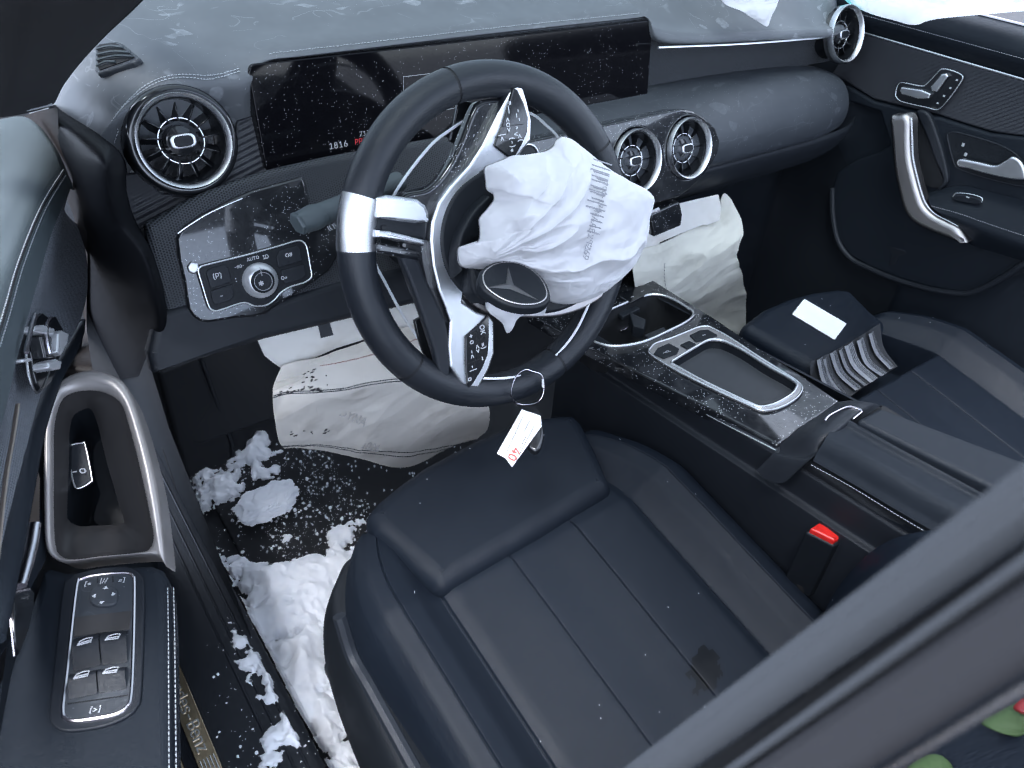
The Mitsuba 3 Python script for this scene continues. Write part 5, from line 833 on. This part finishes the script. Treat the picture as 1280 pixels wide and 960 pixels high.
add('red_stand_in', pillow([[-.1754,.3603,.5964],[-.1785,.3467,.6042],[-.1885,.3398,.5997],[-.1846,.3529,.5932]], None, .008, A([-.6135,.4922,.6176]), .004, 20., 9, 16, 40), 'stand_in_red', smooth=True, label='small red stand-in added behind the rear window above the green one', category='cloth')  # added stand-in for a red patch of unknown origin
ap = thing('a_pillar', 'black fabric covered windscreen pillar in the upper left corner', 'pillar')
apx = A([[.5132,.71,.8988]])
a0, a1 = A([.8291,.715,.7646]), A([.5996,.655,.9057])
b0, b1 = A([34.5977,.74,-10.1327]), A([1.7504,.74,.6747])
e0 = [[.92,.7727,.7179],[.93,.7456,.7166],[.94,.7103,.7173],[.92,.7004,.7417],[.89,.6794,.774]]
rows = [[[.5774,.8245,.8318],[.581,.7919,.829],[.6619,.7625,.8033],[.7453,.7319,.7809],[.8186,.7137,.7711]], [[.5637,.8183,.8555],[.5415,.7823,.8622],[.6006,.7565,.8443],[.6856,.7209,.8275],[.7747,.6938,.8081]], [[.4818,.8096,.9106],[.4594,.7728,.9177],[.5155,.7416,.9012],[.5953,.7053,.8798],[.6815,.6786,.8572]], [[.3947,.8042,.958],[.3691,.7663,.9627],[.4265,.7316,.9503],[.4941,.6936,.9344],[.5625,.6582,.9172]], [[.2863,.7887,1.0246],[.2574,.7485,1.0278],[.2903,.7131,1.024],[.3339,.6722,1.0189],[.3906,.6293,1.0124]]]
rows += [[[.29, .70, 1.10], [.28, .68, 1.10], [.27, .65, 1.11], [.26, .62, 1.11], [.26, .60, 1.11]], [[.16, .67, 1.21], [.15, .65, 1.21], [.15, .63, 1.21], [.15, .61, 1.21], [.15, .59, 1.21]]]
aG = spl(rows, 60, 40)
add('trim', gridmesh(np.concatenate([aG, (aG + A([.045, .02, .035]))[:, ::-1]], 1), False, True), 'a_pillar', ap, True)
add('trim__clip', tube([[.5986,.7848,.8278],[.6527,.7637,.8093],[.7291,.7349,.7867]], .0014, 6, n=16), 'dim_icon', ap)
dj = thing('door_jamb', 'narrow brownish body jamb between driver door and dashboard', 'car body')
jr = [[[1.2486,.735,.6035],[.9121,.735,.7216],[.6838,.735,.7979]], [[.9955,.735,.6415],[.873,.735,.6852],[.7632,.735,.728]], [[.8626,.735,.6267],[.7821,.735,.6639],[.7155,.735,.6967]], [[.9,.735,.5534],[.8315,.735,.5851],[.7789,.735,.6094]], [[1.3255,.735,.1794],[1.2456,.735,.2254],[1.1734,.735,.267]], [[.7249,.7961,.499],[.7181,.7866,.4998],[.7102,.7756,.5007]], [[.7058,.8414,.4439],[.6865,.8147,.4461],[.6667,.7872,.4483]]]
add('strip', surf(jr, 40, 12), 'jamb_brown', dj, True)
add('kick_panel', tm([[1.3, .712, -.02], [.50, .712, -.02], [.50, .712, .12], [.72, .712, .34], [.74, .712, .52], [1.3, .712, .62]], [[0, 1, 2], [0, 2, 3], [0, 3, 4], [0, 4, 5]]), 'dark_plastic', dj, False)
add('welt', tube([[.8497,.71,.1983],[.8326,.71,.1176],[.8573,.71,-.019],[.748,.71,-.0183],[.5948,.71,.01]], .0035, 8, n=30), 'rubber', dj)
rf = thing('car_roof', 'car roof with pale headliner above the seats', 'car roof')
add('headliner', rbox((-.88, 0, 1.235), (.80, 1.18, .03), r=.01), 'headliner', rf)
add('headliner', rbox((.13, 0, 1.228), (.16, 1.16, .03), r=.01), 'headliner', rf)
for s_ in (-1, 1): add('headliner', rbox((-.215, s_ * .505, 1.235), (.53, .17, .03), r=.01), 'headliner', rf)
add('added_sunroof', rbox((-.215, 0, 1.245), (.56, .86, .006), r=.002), 'added_roof_glass', rf, label='unseen glass roof panel added to let sky light onto seats and floor')  # roof opening and pane added so more sky light reaches seats and floor
for s_ in (-1, 1): add('rail', tube([[1.25, s_ * .74, .80], [.75, s_ * .69, 1.02], [.22, s_ * .60, 1.21], [-.4, s_ * .585, 1.235], [-1.3, s_ * .57, 1.21]][1 if s_ > 0 else 0:], .035, 10, n=40), 'frame_paint', rf)

ws_ = thing('windscreen', 'greenish laminated windscreen glass out of view, added with a deep tint to dim the dashboard', 'windscreen')
add('glass', surf([[[1.46, y, .78], [1.05, y * .97, .99], [.62, y * .92, 1.14], [.20, y * .85, 1.235]] for y in (.84, .5, 0, -.5, -.84)], 24, 24), 'windscreen', ws_, True)  # unseen pane, tint deepened to dim sky light on the dashboard

# ================================================================== sill, mats, snow
sill = thing('door_sill', 'black ribbed door sill with lettered metal tread strip', 'door sill')
rows = [[[x, y, z] for y, z in ((.700, .0), (.702, .10), (.708, .117), (.725, .121), (.76, .121), (.80, .119), (.84, .112), (.86, .08), (.862, -.1))] for x in (1.15, .6, .2, -.6)]
add('sill_cover', surf(rows, 30, 60), 'plastic', sill, True)
for y in (.722, .736, .75): add('rib', tube([[1.1, y, .1215], [-.5, y, .1215]], .0018, 8), 'plastic', sill)
tpl = [[.62, .8065, .1235], [-.4, .8065, .1235], [-.4, .831, .1235], [.62, .831, .1235]]
k = add('tread_strip', plate(tpl, .004, .0012, (0, 0, 1), lift=-.002), 'steel_gold', sill, label='brushed metal tread strip with raised lettering')
zend = A([.3752,.8055,.126]); tmx = text('Mercedes-Benz', .0145, [0, 0, 0], (-1, 0, 0), (0, -1, 0), .0012)
tmx.apply_translation([zend[0] - tmx.bounds[0, 0], .8185, .1256]); add('lettering', tmx, 'silver', k, False)
for q in range(5): add('groove', tube([[zend[0] - .010, .8105 + q * .004, .1257], [-.3, .8105 + q * .004, .1257]], .0008, 5), 'silver', k)
add('lower_tread', plate([[.5, .842, .10], [-.4, .842, .10], [-.4, .858, .098], [.5, .858, .098]], .012, .003, (0, .2, 1)), 'steel_gold', sill)
mat = thing('floor_mat', 'black driver floor mat sprinkled with snow crumbs', 'floor mat')
add('mat', plate([[1.0, .16, .004], [1.0, .655, .004], [.25, .655, .004], [.25, .16, .004]], .010, .004, (0, 0, 1), round_=.03), 'mat', mat)
toe = plate([[1.0, .16, .05], [1.0, .645, .05], [1.34, .645, .36], [1.34, .16, .36]], .008, .003, (-.67, 0, .74), round_=.02)
add('toe_board', toe, 'carpet', mat)
frs = A([[1.1107,.6546,.1569],[1.1198,.5772,.1556],[1.0849,.5776,.1159],[1.0412,.5794,.0666],[1.006,.5798,.0266],[.9851,.5863,.0038],[.9542,.6316,-.0244],[.9656,.6785,-.0043]])
fk = thing('footrest', 'dark carpeted footrest beside the driver sill with a raised welt', 'footrest')
add('pad', plate(frs, .02, .008, (-.75, -.1, .66), nb=4, round_=.004), 'carpet', fk)
add('welt', tube(A([[1.1184,.5749,.1537],[1.0824,.5758,.1129],[1.0398,.5772,.0646],[1.0045,.5775,.0246],[.9815,.5852,-.0004]]) + nz((-.75, -.1, .66)) * .020, .004, 8, n=24), 'plastic', fk)
# snow: patches with ragged edges lying on mat and sill
def inside(polys, X, Y):
    import shapely
    D = np.full(X.shape, -1.)
    for p, s in polys:
        g = Polygon(A(p)[:, :2]); d = shapely.distance(g.exterior, shapely.points(X, Y)); c = shapely.contains_xy(g, X, Y)
        D = np.maximum(D, np.where(c, d * s, -d))
    return D
SX0, SX1, SY0, SY1 = .05, 1.16, .40, .80
nx, ny = 460, 170
X, Y = np.meshgrid(np.linspace(SX0, SX1, nx), np.linspace(SY0, SY1, ny), indexing='ij')
polys = [([[.7044,.6875,.03],[.7122,.6632,.03],[.7006,.6265,.03],[.6824,.592,.03],[.6785,.5476,.03],[.6839,.5034,.03],[.6656,.4881,.03],[.6089,.5029,.03],[.5542,.5518,.03],[.4841,.5914,.03],[.3816,.6239,.03],[.2749,.6363,.03],[.2577,.6745,.03],[.3067,.7018,.03],[.382,.708,.03],[.4498,.7087,.03],[.5332,.703,.03],[.6147,.6995,.03]], 1.0),
         ([[1.0341,.5402,.05],[1.0493,.5083,.05],[1.0172,.4845,.05],[.9584,.4986,.05],[.9157,.5413,.05],[.8927,.5929,.05],[.8821,.6522,.05],[.9022,.6768,.05],[.9258,.6691,.05],[.9387,.627,.05],[.9593,.5865,.05]], 1.0),
         ([[.4821,.7175,.1],[.4795,.6955,.1],[.4275,.7008,.1],[.3586,.6991,.1],[.2994,.7041,.1],[.3214,.7367,.1],[.3825,.7348,.1],[.4421,.7396,.1]], .8)]
D = np.where(Y < .702, inside([polys[k] for k in (0, 1)], X, Y), inside([polys[2]], X, Y))
N1 = meshkit.fbm(np.stack([X * 26, Y * 26, 0 * X], -1), 5, 3); N2 = meshkit.fbm(np.stack([X * 130, Y * 130, 0 * X + 4], -1), 3, 8)
F_ = np.clip(D, -.09, .05) / .05 * .55 + (N1 - .5) * 1.9 + (N2 - .5) * .9 + .12 - 2 * np.clip(1 - np.abs(Y - .703) / .016, 0, 1)
def base_z(x, y): return np.where(y > .70, .119, .012 + np.clip(x - 1., 0, 1) * .9)
Fs = np.clip(D, -.09, .05) / .05 * .55 + (N1 - .5) * 1.5 + .25
Hh = (np.clip(np.minimum(F_ * 2.2, Fs), 0, 2) ** .6 + .10 * (N2 - .5)) * (.016 + .030 * np.clip(D / .06, 0, 1)) * (.6 + .8 * meshkit.fbm(np.stack([X * 18, Y * 18, 0 * X + 9], -1), 3))
rel = np.clip((Y - .685) / .02, 0, 1); bz = .012 + np.clip(X - 1., 0, 1) * .9 + rel * .107
Zs = np.where(F_ > 0, bz + Hh, bz - .006)
i, j = np.meshgrid(np.arange(nx - 1), np.arange(ny - 1), indexing='ij')
on = (F_[:-1, :-1] > 0) | (F_[1:, :-1] > 0) | (F_[:-1, 1:] > 0) | (F_[1:, 1:] > 0)
q = np.stack([i * ny + j, (i + 1) * ny + j, (i + 1) * ny + j + 1, i * ny + j + 1], -1)[on]
add('snow', tm(np.stack([X, Y, Zs], -1).reshape(-1, 3), q), 'snow', smooth=True, label='loose white snow strewn over the floor mat and door sill', kind='stuff')
cb = []
base_0 = trimesh.creation.icosphere(0, 1.); base_i = trimesh.creation.icosphere(1, 1.)
cell = [[.9182,.6628,.02],[.7772,.3595,.02],[.6513,.4898,.02],[.6891,.6733,.02]]
for n_ in range(3600):
    if n_ < 3200: x, y = rng.uniform(.52, 1.02), rng.uniform(.42, .69)
    else: x, y = rng.uniform(.15, .55), rng.uniform(.66, .80)
    g = meshkit.fbm(A([[x * 14, y * 14, 2.]]), 3)[0]
    if g < .47 and rng.uniform() < .8: continue
    r = .0005 + .0026 * rng.uniform() ** 8
    bi = base_i if r > .0016 else base_0
    m = A(bi.vertices) * r * rng.uniform(.7, 1.3, 3) + rng.normal(size=bi.vertices.shape) * r * .14
    z0 = .122 if y > .705 else .016 + max(0, x - 1) * .9
    cb.append(tm(m + [x, y, z0 + r * .4], bi.faces))
add('snow_crumbs', cat(*cb), 'snow', smooth=True, label='tiny snow crumbs scattered on the black floor mat', kind='stuff')
def clump(key, c, size, seed, label):
    m = trimesh.creation.icosphere(5, 1.); v = A(m.vertices)
    r = 1 + .95 * (meshkit.fbm(v * 1.9 + seed, 5) - .5) + .34 * (meshkit.fbm(v * 7 + seed, 3) - .5)
    v = v * r[:, None] * A(size) + A(c); add(key, tm(v, m.faces), 'snow', smooth=True, label=label, category='snow')
clump('snow_clump', [.8121,.5792,.03], (.040, .056, .014), 3., 'flat oval snow clump lying alone on the floor mat')

# ================================================================== white sheets at the top right
ct = thing('curtain_airbag', 'white deployed curtain airbag hanging across the passenger window', 'airbag')
rows = [[[.7813,-.66,.8625],[.71,-.66,.8742],[.6348,-.66,.8866],[.5651,-.66,.8981],[.4402,-.66,.9187]], [[.7432,-.65,.8016],[.6788,-.65,.8144],[.6077,-.65,.8233],[.5337,-.65,.8407],[.4086,-.65,.8634]], [[.7287,-.648,.7865],[.6591,-.648,.786],[.596,-.648,.7917],[.5401,-.648,.8117],[.4026,-.648,.8531]], [[.72,-.655,.7794],[.6557,-.655,.7752],[.5953,-.655,.7765],[.5525,-.655,.7967],[.4012,-.655,.8435]]]
add('cloth', gridmesh(sheet(rows, 60, 140, .004, 18., (0, 1, 0), 61)), 'curtain', ct, True)
rows = [[[.8098,-.662,.8577],[.7792,-.662,.8627]], [[.7656,-.652,.7998],[.7378,-.652,.8025]], [[.7454,-.651,.7871],[.7023,-.651,.7862]], [[.7359,-.656,.7816],[.6798,-.656,.774]]]
add('teal_tint_strip', surf(rows, 30, 12), 'teal', ct, True)  # added strip; teal of tinted glass and bloom put into its colour
wc = thing('white_cloth', 'white torn cloth corner hanging over the dashboard top', 'cloth')
rows = [[[.7,-.1978,.872],[.7,-.2733,.8683],[.7,-.3858,.8629]], [[.69,-.2201,.8277],[.685,-.2823,.8245],[.69,-.3661,.8178]], [[.675,-.258,.8119],[.672,-.2944,.8098],[.675,-.3413,.808]], [[.665,-.3129,.7881],[.665,-.3177,.7864],[.665,-.3214,.7873]]]
cloth('cloth', sheet(rows, 50, 40, .003, 22., (-1, 0, 0), 77), 'airbag', wc)
